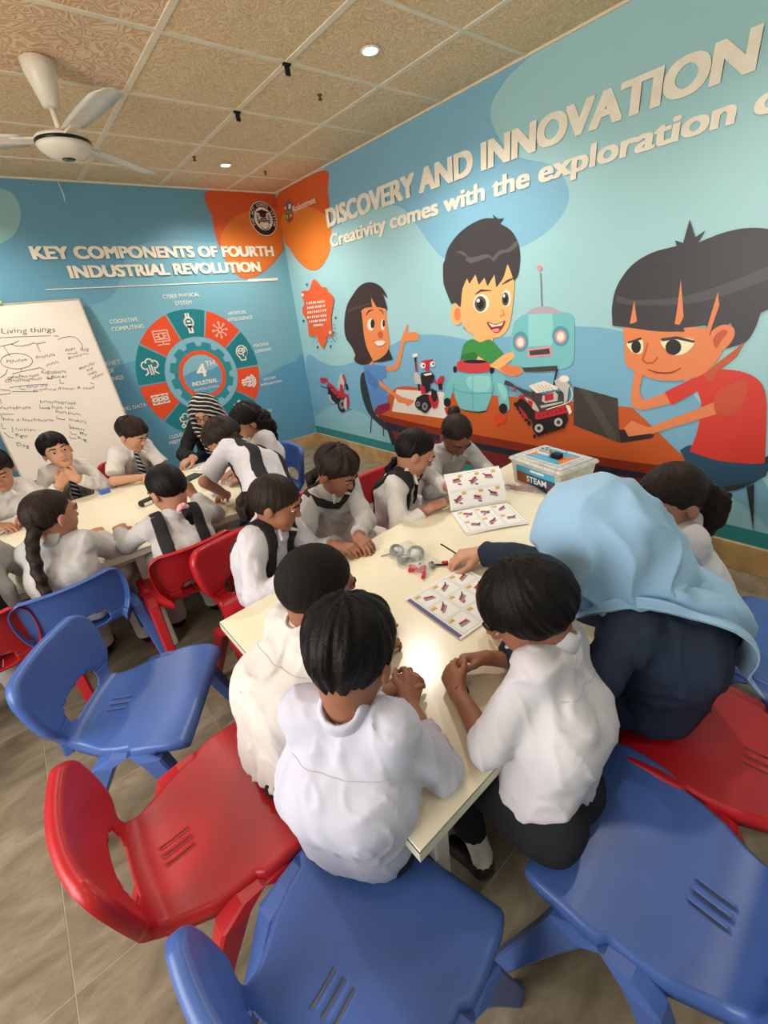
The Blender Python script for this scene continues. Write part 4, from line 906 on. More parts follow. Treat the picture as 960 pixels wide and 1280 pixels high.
for t, x0, y0, x1, y1, h, c in WB_TEXT:
    v, f = text_mesh(t, 1, -.010, .25); xs = [q[0] for q in v]; a0, a1 = min(xs), max(xs); V = []
    for x, y, _ in v:
        k = (x - a0) / (a1 - a0); V.append(WBM @ Vector((x0 + (x1 - x0) * k, y0 + (y1 - y0) * k + y / .729 * h * .85 + .004 * math.sin(k * 23 + x0 * 40), .0006)) - w)
    link('handwriting', meshdata('handwriting', V, f, M_INKP if c else M_INK, False), board)
for ln in WB_LINES: MB().tube([WBM @ Vector((x, y, .0004)) for x, y in ln], .0019, 4).build('marker_line', M_INK, board)
clipm = mat('marker_yellow', (232, 240, 120), rough=.4)
mk = MB().tube([WBM @ Vector((-.50, .012, .012)), WBM @ Vector((-.545, .012, .012))], [.010, .013], 10).tube([WBM @ Vector((-.545, .012, .012)), WBM @ Vector((-.66, .01, .012))], .008, 8)
mk.MI = [0] * 12 + [1] * (len(mk.F) - 12); mk = mk.build('highlighter_pen', [clipm, mat('pen_dark', (70, 62, 50))]); tag(mk, 'dark pen with yellow-green cap lying along the whiteboard top edge', 'pen')
# ------------------------------------------------------------------ tables
M_TOP = mat('table_top', (238, 230, 204), rough=.22, spec=.5, var=.02, scale=4); M_EDGE = mat('table_edge', (226, 222, 200), rough=.35); M_TLEG = mat('table_leg', (206, 200, 186), rough=.4)
def table(label, q, z=.6, th=.032, group='white classroom tables', mid=None):
    cx_, cy_ = sum(p[0] for p in q) / 4, sum(p[1] for p in q) / 4
    t = thing('table', label, 'table', (cx_, cy_, 0), 0, group)
    V = [(*p, z - th) for p in q] + [(*p, z - .002) for p in q] + [(p[0] + (cx_ - p[0]) * .002, p[1] + (cy_ - p[1]) * .002, z) for p in q]
    MB().add(V, [(3, 2, 1, 0), (8, 9, 10, 11), (4, 5, 9, 8), (5, 6, 10, 9), (6, 7, 11, 10), (7, 4, 8, 11)]).build('table_top', M_TOP, t)
    e = .0015; MB().add([(p[0] + (p[0] - cx_) * .002, p[1] + (p[1] - cy_) * .002, zz) for zz in (z - th + .001, z - .003) for p in q], [(0, 1, 5, 4), (1, 2, 6, 5), (2, 3, 7, 6), (3, 0, 4, 7)]).build('edge_band', M_EDGE, t)
    ins = [(p[0] + (cx_ - p[0]) * .10, p[1] + (cy_ - p[1]) * .12) for p in q]
    for x, y in ins: MB().box((x - .022, y - .022, 0), (x + .022, y + .022, z - th), bev=.004).build('leg', M_TLEG, t)
    if mid is not None:
        for y in (ins[0][1], ins[2][1]): MB().box((mid - .022, y - .022, 0), (mid + .022, y + .022, z - th), bev=.004).build('leg', M_TLEG, t)
    for k in range(4):
        a, b = Vector((*ins[k], z - th - .03)), Vector((*ins[(k + 1) % 4], z - th - .03)); MB().tube([a, b], .014, 4).build('apron_rail', M_TLEG, t)
    return t
table('cream white table in front with booklets and the plastic parts box', [(-2.413, -4.305), (-.55, -4.29), (-.55, -3.25), (-2.425, -3.36)])
table('long cream white back table with bags and papers beside the whiteboard', [(-3.42, -2.545), (-1.72, -2.545), (-1.72, -1.45), (-3.42, -1.45)], mid=-2.50)
# ------------------------------------------------------------------ moulded plastic chairs
def chair_meshes():
    prof = [(.192, .388), (.186, .404), (.165, .414), (.12, .415), (.06, .410), (0, .404), (-.06, .399), (-.11, .398), (-.15, .404), (-.178, .420), (-.192, .445), (-.198, .475), (-.203, .505), (-.208, .535), (-.214, .57), (-.220, .605), (-.225, .635), (-.229, .662)]
    hw_k = [(0, .190), (.02, .198), (.06, .205), (.15, .203), (.178, .200), (.192, .184), (.24, .180), (.29, .170), (.33, .152), (.37, .136), (.41, .128), (.445, .136), (.475, .153), (.505, .165), (.55, .173), (.59, .176), (.635, .174), (.655, .168), (.668, .158), (.680, .140)]
    def cr(pts, t):
        n = len(pts) - 1; x = min(max(t * n, 0), n - 1e-6); i = int(x); f = x - i; a, b, c, d = pts[max(i - 1, 0)], pts[i], pts[i + 1], pts[min(i + 2, n)]
        return [.5 * (2 * b[q] + (c[q] - a[q]) * f + (2 * a[q] - 5 * b[q] + 4 * c[q] - d[q]) * f * f + (3 * b[q] - a[q] - 3 * c[q] + d[q]) * f ** 3) for q in range(2)]
    fine = [cr(prof, k / 800) for k in range(801)]; s = [0]
    for a, b in zip(fine, fine[1:]): s.append(s[-1] + math.hypot(b[0] - a[0], b[1] - a[1]))
    L = s[-1]; fa = np.array(fine); sa = np.array(s)
    rows = sorted(set([round(v, 4) for v in np.linspace(0, L, 100)] + [.268, .328])); rows = [r for i, r in enumerate(rows) if i == 0 or r - rows[i - 1] > .002]
    cen = [-.09, -.08, -.07, -.06, -.05, -.04, -.032, -.0265, -.0215, -.013, -.0025, .0025, .013, .0215, .0265, .032, .04, .05, .06, .07, .08, .09]
    side = [.15, .3, .45, .6, .72, .82, .9, .96, 1.0]
    hk = np.array(hw_k); P = []; 
    for r in rows:
        x, z = np.interp(r, sa, fa[:, 0]), np.interp(r, sa, fa[:, 1]); h = np.interp(r / L * .680, hk[:, 0], hk[:, 1])
        dx, dz = np.interp(min(r + .004, L), sa, fa[:, 0]) - np.interp(max(r - .004, 0), sa, fa[:, 0]), np.interp(min(r + .004, L), sa, fa[:, 1]) - np.interp(max(r - .004, 0), sa, fa[:, 1]); q = math.hypot(dx, dz); nx, nz = -dz / q, dx / q
        if nz < 0 and abs(nz) > abs(nx): nx, nz = -nx, -nz
        nx, nz = (dz / q, -dx / q)   # towards the sitter
        back = min(1, max(0, (r - .36) / .1)); row = []
        for y in [-(.09 + (h - .09) * k) for k in side[::-1]] + cen + [.09 + (h - .09) * k for k in side]:
            t = y / .2; lift = (.012 * t * t * (1 - back) * (1 if r > .12 else r / .12) + .042 * t * t * back)
            row.append((x + nx * lift, y, z + nz * lift))
        P.append(row)
    P = np.array(P); nr, nc = P.shape[:2]; ci = {v: len(side) + i for i, v in enumerate(cen)}
    keep = np.ones((nr - 1, nc - 1), bool)
    for i in range(nr - 1):
        rm = (rows[i] + rows[i + 1]) / 2
        for j in range(nc - 1):
            ym = (P[i, j, 1] + P[i, j + 1, 1]) / 2
            if abs(ym) < .031 and .266 < rm < .330 and any(abs(ym - c) < .0026 for c in (-.024, 0, .024)): keep[i, j] = False
            u = (rm - .437) / .038
            if abs(u) < 1 and abs(ym) < .086 * (1 - abs(u) ** 6) ** (1 / 4): keep[i, j] = False
    gu = np.gradient(P, axis=0); gv = np.gradient(P, axis=1); Nn = np.cross(gv, gu); Nn /= np.linalg.norm(Nn, axis=2, keepdims=True) + 1e-9
    if Nn[nr // 5, nc // 2, 2] < 0: Nn = -Nn
    V = P.reshape(-1, 3); NV = Nn.reshape(-1, 3); F = []; FR = []
    for i in range(nr - 1):
        for j in range(nc - 1):
            if keep[i, j]: F.append((i * nc + j, (i + 1) * nc + j, (i + 1) * nc + j + 1, i * nc + j + 1)); FR.append(rows[i])
    loop = [(0, j) for j in range(nc)] + [(i, nc - 1) for i in range(1, nr)] + [(nr - 1, j) for j in range(nc - 2, -1, -1)] + [(i, 0) for i in range(nr - 2, 0, -1)]
    lp = np.array([i * nc + j for i, j in loop]); n = len(lp); Pl = V[lp]; tn = np.roll(Pl, -3, 0) - np.roll(Pl, 3, 0); tn /= np.linalg.norm(tn, axis=1, keepdims=True); out = np.cross(tn, NV[lp])
    cenp = Pl.mean(0); 
    if (out * (Pl - cenp)).sum() < 0: out = -out
    for _ in range(3): out = (out + np.roll(out, 1, 0) + np.roll(out, -1, 0)) / 3
    rings = [lp]; allV = [V]; tot = len(V)
    rl = np.array([rows[i] for i, j in loop]); dep = np.where(rl < .1, .022, np.where(rl < .36, .034, .026))
    for o_, d_ in ((.004, .0015), (.0065, .006), (.0075, .4), (.0075, 1.0)):
        dd_ = (dep * d_ if d_ > .1 else d_); allV.append(Pl + out * o_ - NV[lp] * (dd_[:, None] if not np.isscalar(dd_) else dd_)); rings.append(np.arange(tot, tot + n)); tot += n
    V = np.concatenate(allV)
    for a, b in zip(rings, rings[1:]):
        for k in range(n): F.append((a[k], a[(k + 1) % n], b[(k + 1) % n], b[k])); FR.append(max(rl[k], rl[(k + 1) % n]) if abs(rl[k] - rl[(k + 1) % n]) < .1 else rl[k])
    res = []
    for test in (lambda r: r < .437, lambda r: r >= .437):
        fs = [f for f, r in zip(F, FR) if test(r)]; used = sorted({i for f in fs for i in f}); mp = {v: k for k, v in enumerate(used)}
        res.append(([tuple(V[i]) for i in used], [tuple(mp[i] for i in f) for f in fs]))
    # legs: splayed tapered channel legs meeting in a shoulder on each side of the seat
    legs = []
    for sy in (-1, 1):
        for (tx, bx) in ((.085, .215), (-.045, -.255)):
            mb = MB(); pts = [(tx * .35 + .02, .200, .405, .030, .020), (tx, .207, .385, .034, .023), (tx + (bx - tx) * .3, .214, .27, .028, .020), (bx, .232, 0, .020, .017)]; V2 = []; F2 = []
            for (x, y, z, a, b) in pts:
                for (u, v) in ((-1, -.75), (-.8, -1), (.8, -1), (1, -.75), (1, .75), (.8, 1), (-.8, 1), (-1, .75)): V2.append((x + u * a, sy * (y + v * b), z))
            for i in range(len(pts) - 1):
                for k in range(8):
                    q = (i * 8 + k, i * 8 + (k + 1) % 8, (i + 1) * 8 + (k + 1) % 8, (i + 1) * 8 + k); F2.append(q if sy < 0 else q[::-1])
            F2.append(tuple(range(8)) if sy > 0 else tuple(range(7, -1, -1))); F2.append(tuple(24 + k for k in (range(8) if sy < 0 else range(7, -1, -1)))); legs.append((V2, F2))
    return res, legs
M_RED = mat('plastic_red', (176, 28, 36), rough=.34, spec=.45, var=.04, bump=.05, bscale=500); M_BLUE = mat('plastic_blue', (66, 98, 168), rough=.36, spec=.45, var=.04, bump=.05, bscale=500)
(_seat, _back), _legs = chair_meshes(); _cm = {}
for nm, m in (('red', M_RED), ('blue', M_BLUE)):
    _cm[nm] = (meshdata('seat', *_seat, m), meshdata('backrest', *_back, m), [meshdata('leg', *l, m, False) for l in _legs])
def chair(x, y, deg, colr, label):
    t = thing('plastic_chair', label, 'chair', (x, y, 0), math.radians(deg), 'moulded plastic classroom chairs')
    for nm, me in (('seat', _cm[colr][0]), ('backrest', _cm[colr][1])):
        o = link(nm, me, t); md = o.modifiers.new('thickness', 'SOLIDIFY'); md.thickness = .0035; md.offset = -1; md.use_even_offset = False
    for me in _cm[colr][2]: link('leg', me, t)
    return t
chair(-2.672, -3.825, 1, 'red', 'empty-backed red plastic chair in the left foreground under the short-haired boy')
chair(-2.70, -3.285, -34, 'blue', 'empty blue plastic chair standing alone left of the front table')
chair(-2.54, -4.262, 14, 'blue', 'blue plastic chair at bottom centre under the middle boy')
chair(-2.01, -4.585, 92, 'blue', 'large blue plastic chair at bottom right under the boy in trousers')
chair(-1.62, -4.57, 96, 'red', 'red plastic chair under the woman in the light blue headscarf')
chair(-1.14, -4.62, 84, 'blue', 'blue plastic chair at the right edge behind the light blue headscarf')
chair(-2.165, -3.13, -82, 'red', 'red plastic chair with its backrest behind the ponytail girl in a black vest')
chair(-2.335, -2.63, 92, 'red', 'red plastic chair seen from behind under the girl with a pink scrunchie')
chair(-2.80, -2.57, 93, 'blue', 'blue plastic chair seen from behind under the girl with a braid')
chair(-2.235, -1.22, -92, 'red', 'red plastic chair behind the boy with a tie looking down')
chair(-2.66, -1.22, -88, 'red', 'red plastic chair behind the boy resting his chin on his hands')
chair(-1.53, -1.885, 176, 'blue', 'empty blue plastic chair near the room corner beside the standing girls')
chair(-1.345, -3.05, -84, 'red', 'red plastic chair under the girl in a vest holding the open booklet')
chair(-1.70, -2.98, -92, 'red', 'red plastic chair under the girl with a dark collar sash')
chair(-.97, -3.03, -96, 'blue', 'blue plastic chair behind the child with the top knot')
chair(-3.10, -2.57, 88, 'red', 'red plastic chair cut off by the left picture edge')
# ------------------------------------------------------------------ people
LAST = {}
def unit(v): v = np.asarray(v, float); return v / (np.linalg.norm(v) + 1e-9)
def ik(S, W_, a, b, hint):
    S, W_ = np.array(S, float), np.array(W_, float); d = W_ - S; L = np.linalg.norm(d)
    if L > (a + b) * .995: a *= L / (a + b) / .99; b = b * L / (a + b) / .99 if False else L / .99 - a
    u = d / L; x = (a * a - b * b + L * L) / (2 * L); h = math.sqrt(max(0, a * a - x * x)); p = np.array(hint, float); p = unit(p - u * (p @ u)); return S + u * x + p * h
SKINS = {'a': (176, 124, 98), 'b': (152, 102, 78), 'c': (198, 148, 118), 'd': (122, 80, 60)}
def m_skin(k): return mat('skin_' + k, SKINS[k], rough=.5, spec=.35, var=.05, scale=30)
M_HAIR = mat('hair_black', (17, 14, 14), rough=.5, spec=.16, var=.35, scale=90, bump=.35, bscale=260); M_HAIRB = mat('hair_brown', (40, 29, 24), rough=.5, spec=.16, var=.35, scale=90, bump=.35, bscale=260); M_BUZZ = mat('hair_buzz', (26, 20, 18), rough=.75, spec=.2, var=.3, scale=200, bump=.4, bscale=700)
M_EYE = mat('eye_white', (232, 226, 220), rough=.25); M_IRIS = mat('eye_dark', (34, 22, 18), rough=.15); M_LIP = mat('lips', (150, 84, 72), rough=.45); M_BROW = mat('eyebrow', (34, 26, 24), rough=.7)
M_SHIRT = mat('shirt_white', (208, 206, 213), rough=.8, spec=.2, var=.03, scale=8, bump=.12, bscale=900); M_SHIRTB = mat('shirt_bluish', (198, 199, 216), rough=.8, spec=.2, var=.03, scale=8, bump=.12, bscale=900); M_SHIRTG = mat('shirt_grey', (186, 184, 182), rough=.8, spec=.2, var=.03, scale=8, bump=.12, bscale=900); M_SHIRTC = mat('shirt_cream', (213, 208, 204), rough=.8, spec=.2, var=.03, scale=8, bump=.12, bscale=900)
M_SEAM = mat('shirt_seam', (188, 188, 198), rough=.9); M_VEST = mat('vest_black', (42, 42, 44), rough=.85, spec=.2, var=.08); M_TROU = mat('trousers_black', (36, 37, 42), rough=.85, spec=.2, var=.08); M_SHAL = mat('shalwar_white', (216, 204, 202), rough=.85, spec=.2); M_SHOE = mat('shoe_black', (24, 22, 22), rough=.35); M_SOCK = mat('sock_white', (214, 208, 200), rough=.9)
M_TIE = stripes('tie_striped', (38, 40, 58), (190, 186, 182), 42, (.55, .2, .8), .72)
def basis(yaw, pitch=0, roll=0):
    y, p, r = (math.radians(v) for v in (yaw, pitch, roll)); f = np.array([math.cos(y) * math.cos(p), math.sin(y) * math.cos(p), -math.sin(p)])
    r0 = unit(np.cross(f, (0, 0, 1))); u0 = np.cross(r0, f); rr = r0 * math.cos(r) + u0 * math.sin(r); uu = np.cross(rr, f); return np.stack([rr, f, uu])
def ellipsoid_mesh(mb, c, r, B, n=10, m=7):
    V = []; F = []
    for i in range(m + 1):
        t = math.pi * i / m
        for k in range(n): a = 2 * math.pi * k / n; q = np.array([r[0] * math.sin(t) * math.cos(a), r[1] * math.sin(t) * math.sin(a), r[2] * math.cos(t)]); V.append(tuple(np.asarray(c) + q @ B))
    for i in range(m):
        for k in range(n): F.append((i * n + k, i * n + (k + 1) % n, (i + 1) * n + (k + 1) % n, (i + 1) * n + k)[::-1])
    return mb.add(V, F)
def hand_prims(Wp, f, n, right, hk, curl):
    f = unit(f); n = np.asarray(n, float); n = unit(n - f * (n @ f)); t = np.cross(f, n) * (1 if right else -1); out = []
    L_ = [(.062, .026, .017, .014), (.065, .030, .019, .015), (.061, .027, .018, .014), (.054, .021, .014, .012)]
    for i, (kl, a, b, c) in enumerate(L_):
        kn = Wp + (f * kl + t * (.0215 - .0142 * i)) * hk; out.append((Wp + t * (.012 - .008 * i) * hk, kn, .0125 * hk, .0092 * hk, .012)); ang = 0; p = kn; rad = .0074 if i < 3 else .0064
        cu = curl[i] if isinstance(curl[0], (list, tuple)) else curl
        for s_, cv in zip((a, b, c), cu):
            ang += math.radians(cv); d = f * math.cos(ang) + n * math.sin(ang) + t * (.10 - .07 * i) * math.cos(ang); q = p + unit(d) * s_ * hk; out.append((p, q, rad * hk, (rad - .0006) * hk, .003)); p = q; rad -= .0007
    b0 = Wp + (f * .014 + t * .014 + n * .003) * hk; b1 = Wp + (f * .040 + t * .036 + n * .014) * hk; b2 = b1 + unit(f * .85 + t * .25 + n * .35) * .024 * hk; b3 = b2 + unit(f * .95 + n * .35 - t * .1) * .02 * hk
    out += [(b0, b1, .0125 * hk, .0095 * hk, .010), (b1, b2, .0088 * hk, .008 * hk, .004), (b2, b3, .0078 * hk, .0062 * hk, .003)]
    return out
def person(label, pel, head, fy, hd, k=1.0, sh=None, lw=None, rw=None, lh=None, rh=None, le=None, re=None, ln=(0, 0, -1), rn=(0, 0, -1), curl=(25, 35, 25), sleeve=.95, shirt=None, skin='a', hair='short', bottoms='t', leg=None, res=.006, hres=.0045, vest=None, tie=False, collar=True, tail=None, lid=.5, loose=.0, hem=-.06, hs=1.0, slouch=.03, face=True, sash=False, hairm=None, knees=None, stand=False, wr_amp=1.0, shoew=.13, SW=.100, TW=.046, HS=None, cut=.085, yoke=False, hipr=.074):
    B = basis(*hd); pel = np.array(pel, float); head = np.array(head, float); hk = .95 * hs
    f = np.array([math.cos(math.radians(fy)), math.sin(math.radians(fy)), 0]); r = np.array([f[1], -f[0], 0.])
    if sh is None: sh = head - B[2] * .094 * hk * .6 - np.array([0, 0, .094 * hk * .45]) - B[1] * .022
    sh = np.array(sh, float); up = unit(sh - pel); fwd = unit(f - up * (f @ up)); rt = unit(np.cross(fwd, up))
    SL, SR = sh - rt * SW * k - up * .035 * k, sh + rt * SW * k - up * .035 * k
    a_, b_ = .205 * k, .19 * k; E = {}; Wd = {}; Hd = {}
    for s_, S, w, h, e, sg in (('l', SL, lw, lh, le, -1), ('r', SR, rw, rh, re, 1)):
        if w is None: w = S + fwd * .2 * k - up * .2 * k
        w = np.array(w, float); hint = e if e is not None else (rt * sg * .7 - np.array([0, 0, .8]) - fwd * .25)
        E[s_] = ik(S, w, a_, b_, hint); Wd[s_] = w; Hd[s_] = unit(h) if h is not None else unit(w - E[s_])
    base = (float(pel[0]), float(pel[1]), 0.0)
    # --- one continuous body: head, neck, arms, hands
    parts = []; c = head; nb = (sh + up * .005 - head) @ B.T / hk
    q_ = lambda P: ((P - A(c)) @ A(B).T) / hk
    def fhead(P):
        q = q_(P); d = ell(q, (0, -.008, .022), (.073, .092, .088)); d = su(d, ell(q, (0, .020, -.042), (.056, .064, .070)), .03); d = su(d, ell(q, (0, .056, -.090), (.022, .022, .018)), .03)
        for s in (-1, 1):
            d = su(d, ell(q, (s * .036, .048, -.034), (.024, .026, .028)), .02); d = ss(d, ell(q, (s * .031, .098, .010), (.019, .014, .012)), .012)
            if hair != 'bowl': d = su(d, ell(q, (s * .0785, -.008, -.010), (.0085, .018, .027)), .006)
            d = su(d, cone(q, (s * .010, .089, -.026), (s * .006, .094, -.025), .0055, .0055), .005)
            if lid > 0: d = su(d, ell(q, (s * .031, .0795, .018 - .008 * lid), (.0165, .0125, .008)), .004)
        d = su(d, ell(q, (0, .080, .030), (.044, .010, .010)), .02); d = su(d, cone(q, (0, .083, .010), (0, .0995, -.022), .006, .0098), .012)
        d = su(d, ell(q, (0, .0815, -.050), (.020, .007, .0048)), .006); d = su(d, ell(q, (0, .0805, -.0585), (.017, .007, .005)), .006)
        d = su(d, cone(q, (0, -.022, -.05), nb, .040, .044), .03); return d * hk
    lo, hi = bnd([c, sh], .14 * hk + .01); parts.append(surf(fhead, lo, hi, hres))
    for s_ in 'lr':
        pr = [(E[s_], Wd[s_], .032 * k, .0205 * k, .01)] + hand_prims(Wd[s_], Hd[s_], ln if s_ == 'l' else rn, s_ == 'r', 1.08 * k if k < 1.2 else 1.3, curl)
        def fh(P, pr=pr):
            d = cone(P, *pr[0][:4])
            for p in pr[1:]: d = su(d, cone(P, *p[:4]), p[4])
            return d
        if hres < .0052: lo, hi = bnd([p[0] for p in pr] + [p[1] for p in pr], .04); parts.append(surf(fh, lo, hi, min(hres, .0040)))
        else: lo, hi = bnd([p[0] for p in pr] + [p[1] for p in pr], .04); parts.append(surf(fh, lo, hi, .0045))
    body = vfobj('person', parts, m_skin(skin), None, 1); V_ = None
    body.location = base; co = np.empty(len(body.data.vertices) * 3, np.float32); body.data.vertices.foreach_get('co', co); co = co.reshape(-1, 3) - A(base); body.data.vertices.foreach_set('co', co.ravel()); body.data.update()
    tag(body, label, 'person')
    if face:
        for s in (-1, 1):
            mb = MB(); ellipsoid_mesh(mb, c + (np.array([s * .031, .0768, .0080]) * hk) @ B, (.0125 * hk, .0098 * hk, .0075 * hk), B); e = mb.build('eye', M_EYE, body, True)
            mb = MB(); ellipsoid_mesh(mb, c + (np.array([s * .031, .0838, .0052 if lid > .6 else .0075]) * hk) @ B, (.0076 * hk, .0066 * hk, .0072 * hk), B); mb.build('iris', M_IRIS, e, True)
            MB().tube([c + (np.array([s * x, y, z]) * hk) @ B for x, y, z in ((.013, .0935, .026), (.026, .0925, .0310), (.040, .0860, .0305), (.052, .0745, .025))], [.0030 * hk, .0044 * hk, .0040 * hk, .0020 * hk], 6).build('eyebrow', M_BROW, body, True)
        mb = MB(); ellipsoid_mesh(mb, c + (np.array([0, .0835, -.0502]) * hk) @ B, (.0195 * hk, .0062 * hk, .0042 * hk), B); ellipsoid_mesh(mb, c + (np.array([0, .0825, -.0585]) * hk) @ B, (.0165 * hk, .0066 * hk, .0048 * hk), B); mb.build('lips', M_LIP, body, True)
    # --- hair
    hm = hairm or M_HAIR
    if hair:
        th, zf, sl, amp, fr = {'short': (.010, .062, .90, .010, 16), 'buzz': (.0035, .060, .90, .0015, 30), 'bowl': (.011, .040, .82, .005, 34), 'tied': (.0045, .072, .84, .0035, 40), 'fringe': (.0065, .046, .70, .004, 40), 'long': (.016, .050, .50, .010, 14)}[hair]
        seed = RNG.rand() * 20
        def fhair(P):
            q = q_(P); d = ell(q, (0, -.013, .026), (.0765 + th, .0965 + th, .0885 + th)); ang = np.arctan2(q[:, 0], q[:, 1] + .045); rad = np.sqrt(q[:, 0] ** 2 + (q[:, 1] + .045) ** 2)
            nz = vnoise(np.stack([ang * fr * .5 + seed, rad * 9, q[:, 2] * 9 + 3], -1)); n2 = vnoise(np.stack([ang * fr * 1.6 + seed, rad * 16, q[:, 2] * 16], -1))
            d = d - amp * (nz - .5) * 1.5 - amp * .5 * (n2 - .5)
            if hair == 'short': d = d - .010 * np.clip((q[:, 2] - .03) / .06, -.8, 1) - .006 * np.clip(q[:, 1] / .08, 0, 1) * (q[:, 2] > .05)
            n3 = vnoise(np.stack([ang * fr * .45 + seed + 5, rad * 0 + 1, rad * 0 + 2], -1))
            line = zf - sl * (.092 - q[:, 1]) + (.030 if hair in ('short', 'bowl') else .012) * (n3 - .5) + .10 * np.abs(q[:, 0]) * (q[:, 1] > .02)
            if hair in ('tied', 'fringe'): line = line + (0.018 * np.exp(-(q[:, 0] / .012) ** 2) if hair == 'tied' else 0)
            line = np.maximum(line, -.102 - .25 * (q[:, 1] + .09) if hair != 'long' else -.14); dl = q[:, 2] - line; tp = {'tied': 1.0, 'buzz': .9, 'short': .55, 'fringe': .35, 'bowl': .25, 'long': .3}[hair]; d = d + tp * (th + .0045) * (1 - np.clip(dl / .028, 0, 1)) ** 1.5; d = np.maximum(d, (line - q[:, 2]) * .75)
            return d * hk
        lo, hi = bnd([c], .135 * hk); ho = sdfobj('hair', fhair, lo, hi, hres if hair != 'buzz' else hres, hm if hair != 'buzz' else M_BUZZ, body, 1)
        if tail:
            kind, pts, r0, r1 = tail; pts = [np.array(p, float) for p in pts]
            if kind == 'braid':
                pp = [];
                for i in range(len(pts) - 1):
                    for t in (0, .34, .67): pp.append(pts[i] * (1 - t) + pts[i + 1] * t)
                pp.append(pts[-1]); sd = unit(np.cross(pts[-1] - pts[0], B[1]) + 1e-6)
                def ft(P):
                    d = np.full(len(P), 9., np.float32)
                    for i in range(len(pp) - 1): o = sd * (.006 if i % 2 else -.006); d = su(d, cone(P, pp[i] + o, pp[i + 1] - o, r0 + (r1 - r0) * i / len(pp), (r0 + (r1 - r0) * i / len(pp)) * .8), .004)
                    return d
            else:
                def ft(P):
                    d = np.full(len(P), 9., np.float32)
                    for i in range(len(pts) - 1): d = su(d, cone(P, pts[i], pts[i + 1], r0 + (r1 - r0) * i / (len(pts) - 1), r0 + (r1 - r0) * (i + 1) / (len(pts) - 1)), .02)
                    return d - .014 * (vnoise(P * A((70, 70, 26))) - .5) - (.016 * (vnoise(P * 45) - .5) if kind == 'curly' else 0)
            lo, hi = bnd(pts, max(r0, r1) + .03); sdfobj('hair_tail', ft, lo, hi, min(hres, .004), hm, ho, 1)
    # --- shirt
    shm = shirt or M_SHIRT; mid = (pel + sh) / 2 - fwd * slouch * k; lz = loose; cuff = {s_: E[s_] + (Wd[s_] - E[s_]) * max(0, sleeve) for s_ in 'lr'}; hemp = pel + up * hem * k; sd_ = RNG.rand(3).astype(np.float32) * 20
    def ftorso(P, g=0.0):
        d = None
        for sg in (-1, 1):
            x0, x1, x2 = pel + rt * sg * TW * k, mid + rt * sg * TW * k, sh + rt * sg * (TW + .010) * k - up * .055 * k
            for (a, b, ra, rb) in ((x0, x1, .088 + lz, .078 + lz), (x1, x2, .078 + lz, .060)):
                e = cone(P, a, b, ra * k + g, rb * k + g); d = e if d is None else su(d, e, .05 * k)
        d = su(d, cone(P, SL + rt * .01 * k, SR - rt * .01 * k, .041 * k + g, .041 * k + g), .045 * k); return su(d, cone(P, sh - up * .04 * k, sh - up * .005 * k, .055 * k + g, .038 * k + g), .03 * k)
    def fshirt(P):
        d = ftorso(P)
        for s_, S in (('l', SL), ('r', SR)):
            if sleeve > 0:
                e = su(cone(P, S, E[s_], .044 * k, .041 * k), cone(P, E[s_], cuff[s_], .041 * k, .034 * k), .02 * k); u = A(unit(Wd[s_] - E[s_])); e = np.maximum(e, (P - A(cuff[s_])) @ u)
            else:
                ce_ = S + (E[s_] - S) * (1 + sleeve); e = cone(P, S, ce_, .045 * k, .050 * k); e = np.maximum(e, (P - A(ce_)) @ A(unit(E[s_] - S)))
            d = su(d, e, .028 * k)
        w = vnoise(P * A((11, 11, 7)) + sd_); w2 = vnoise(P * A((15, 15, 6)) + sd_ + (w * 2)[:, None]); w3 = vnoise(P * A((38, 38, 30)) + sd_); w4 = vnoise(P @ A(((24, 9, 14), (-9, 24, 10), (6, -10, 9))) + sd_ + (w * 2)[:, None]); cr_ = np.clip(1 - np.abs(w4 - .5) * 9, 0, 1)
        d = d - wr_amp * (.009 * (w - .5) + .011 * (1 - 2 * np.abs(w2 - .5)) - .007 + .002 * (w3 - .5) + .0035 * cr_)
        return np.maximum(d, (A(hemp) - P) @ A(up))
    pts = [pel, sh, SL, SR, E['l'], E['r'], mid] + ([cuff['l'], cuff['r']] if sleeve > 0 else []); lo, hi = bnd(pts, .13 * k + lz); so = sdfobj('shirt', fshirt, lo, hi, res, shm, body, 1)
    if yoke:
        from mathutils.bvhtree import BVHTree
        me = so.data; bv = BVHTree.FromPolygons([v.co for v in me.vertices], [tuple(p.vertices) for p in me.polygons]); w0 = np.array(wloc(so))
        def back_pt(x, h):
            o = sh + rt * x * k + up * h * k - fwd * .4 - w0; hit = bv.ray_cast(Vector(o), Vector(fwd)); return None if hit[0] is None else hit[0] - Vector(fwd) * .0006
        for ln_ in ([(x / 100, -.085) for x in range(-10, 11)], [(-.10 + .012 * math.sin(i), -.09 - i * .02) for i in range(0, 1)]):
            pts_ = [q for q in (back_pt(*p) for p in ln_) if q is not None]
            if len(pts_) > 3: MB().tube([q + Vector(w0) for q in pts_], .0010, 5).build('yoke_seam', M_SEAM, so)
    if collar:
        nd = unit(head - B[1] * .02 * hk - B[2] * .1 * hk - sh); nd = unit(nd + up); nc = sh + nd * .020 * k - fwd * .002
        def fcol(P):
            q = P - A(nc); h = q @ A(nd); fr_ = q @ A(fwd); h = h + fr_ * .22; rad = np.sqrt(np.maximum(np.einsum('ij,ij->i', q, q) - h * h, 0)); d = np.sqrt((rad - .0455 * k - .006 * np.clip(-h / .02, -1, 1)) ** 2 + np.maximum(np.abs(h) - .014 * k, 0) ** 2) - .0055
            for sg in (-1, 1):
                a = nc + fwd * .05 * k - nd * .024 * k + rt * sg * .012 * k; b = a + fwd * .012 * k - nd * .032 * k + rt * sg * .034 * k; d = su(d, cone(P, a, b, .011 * k, .006 * k), .006)
            return d
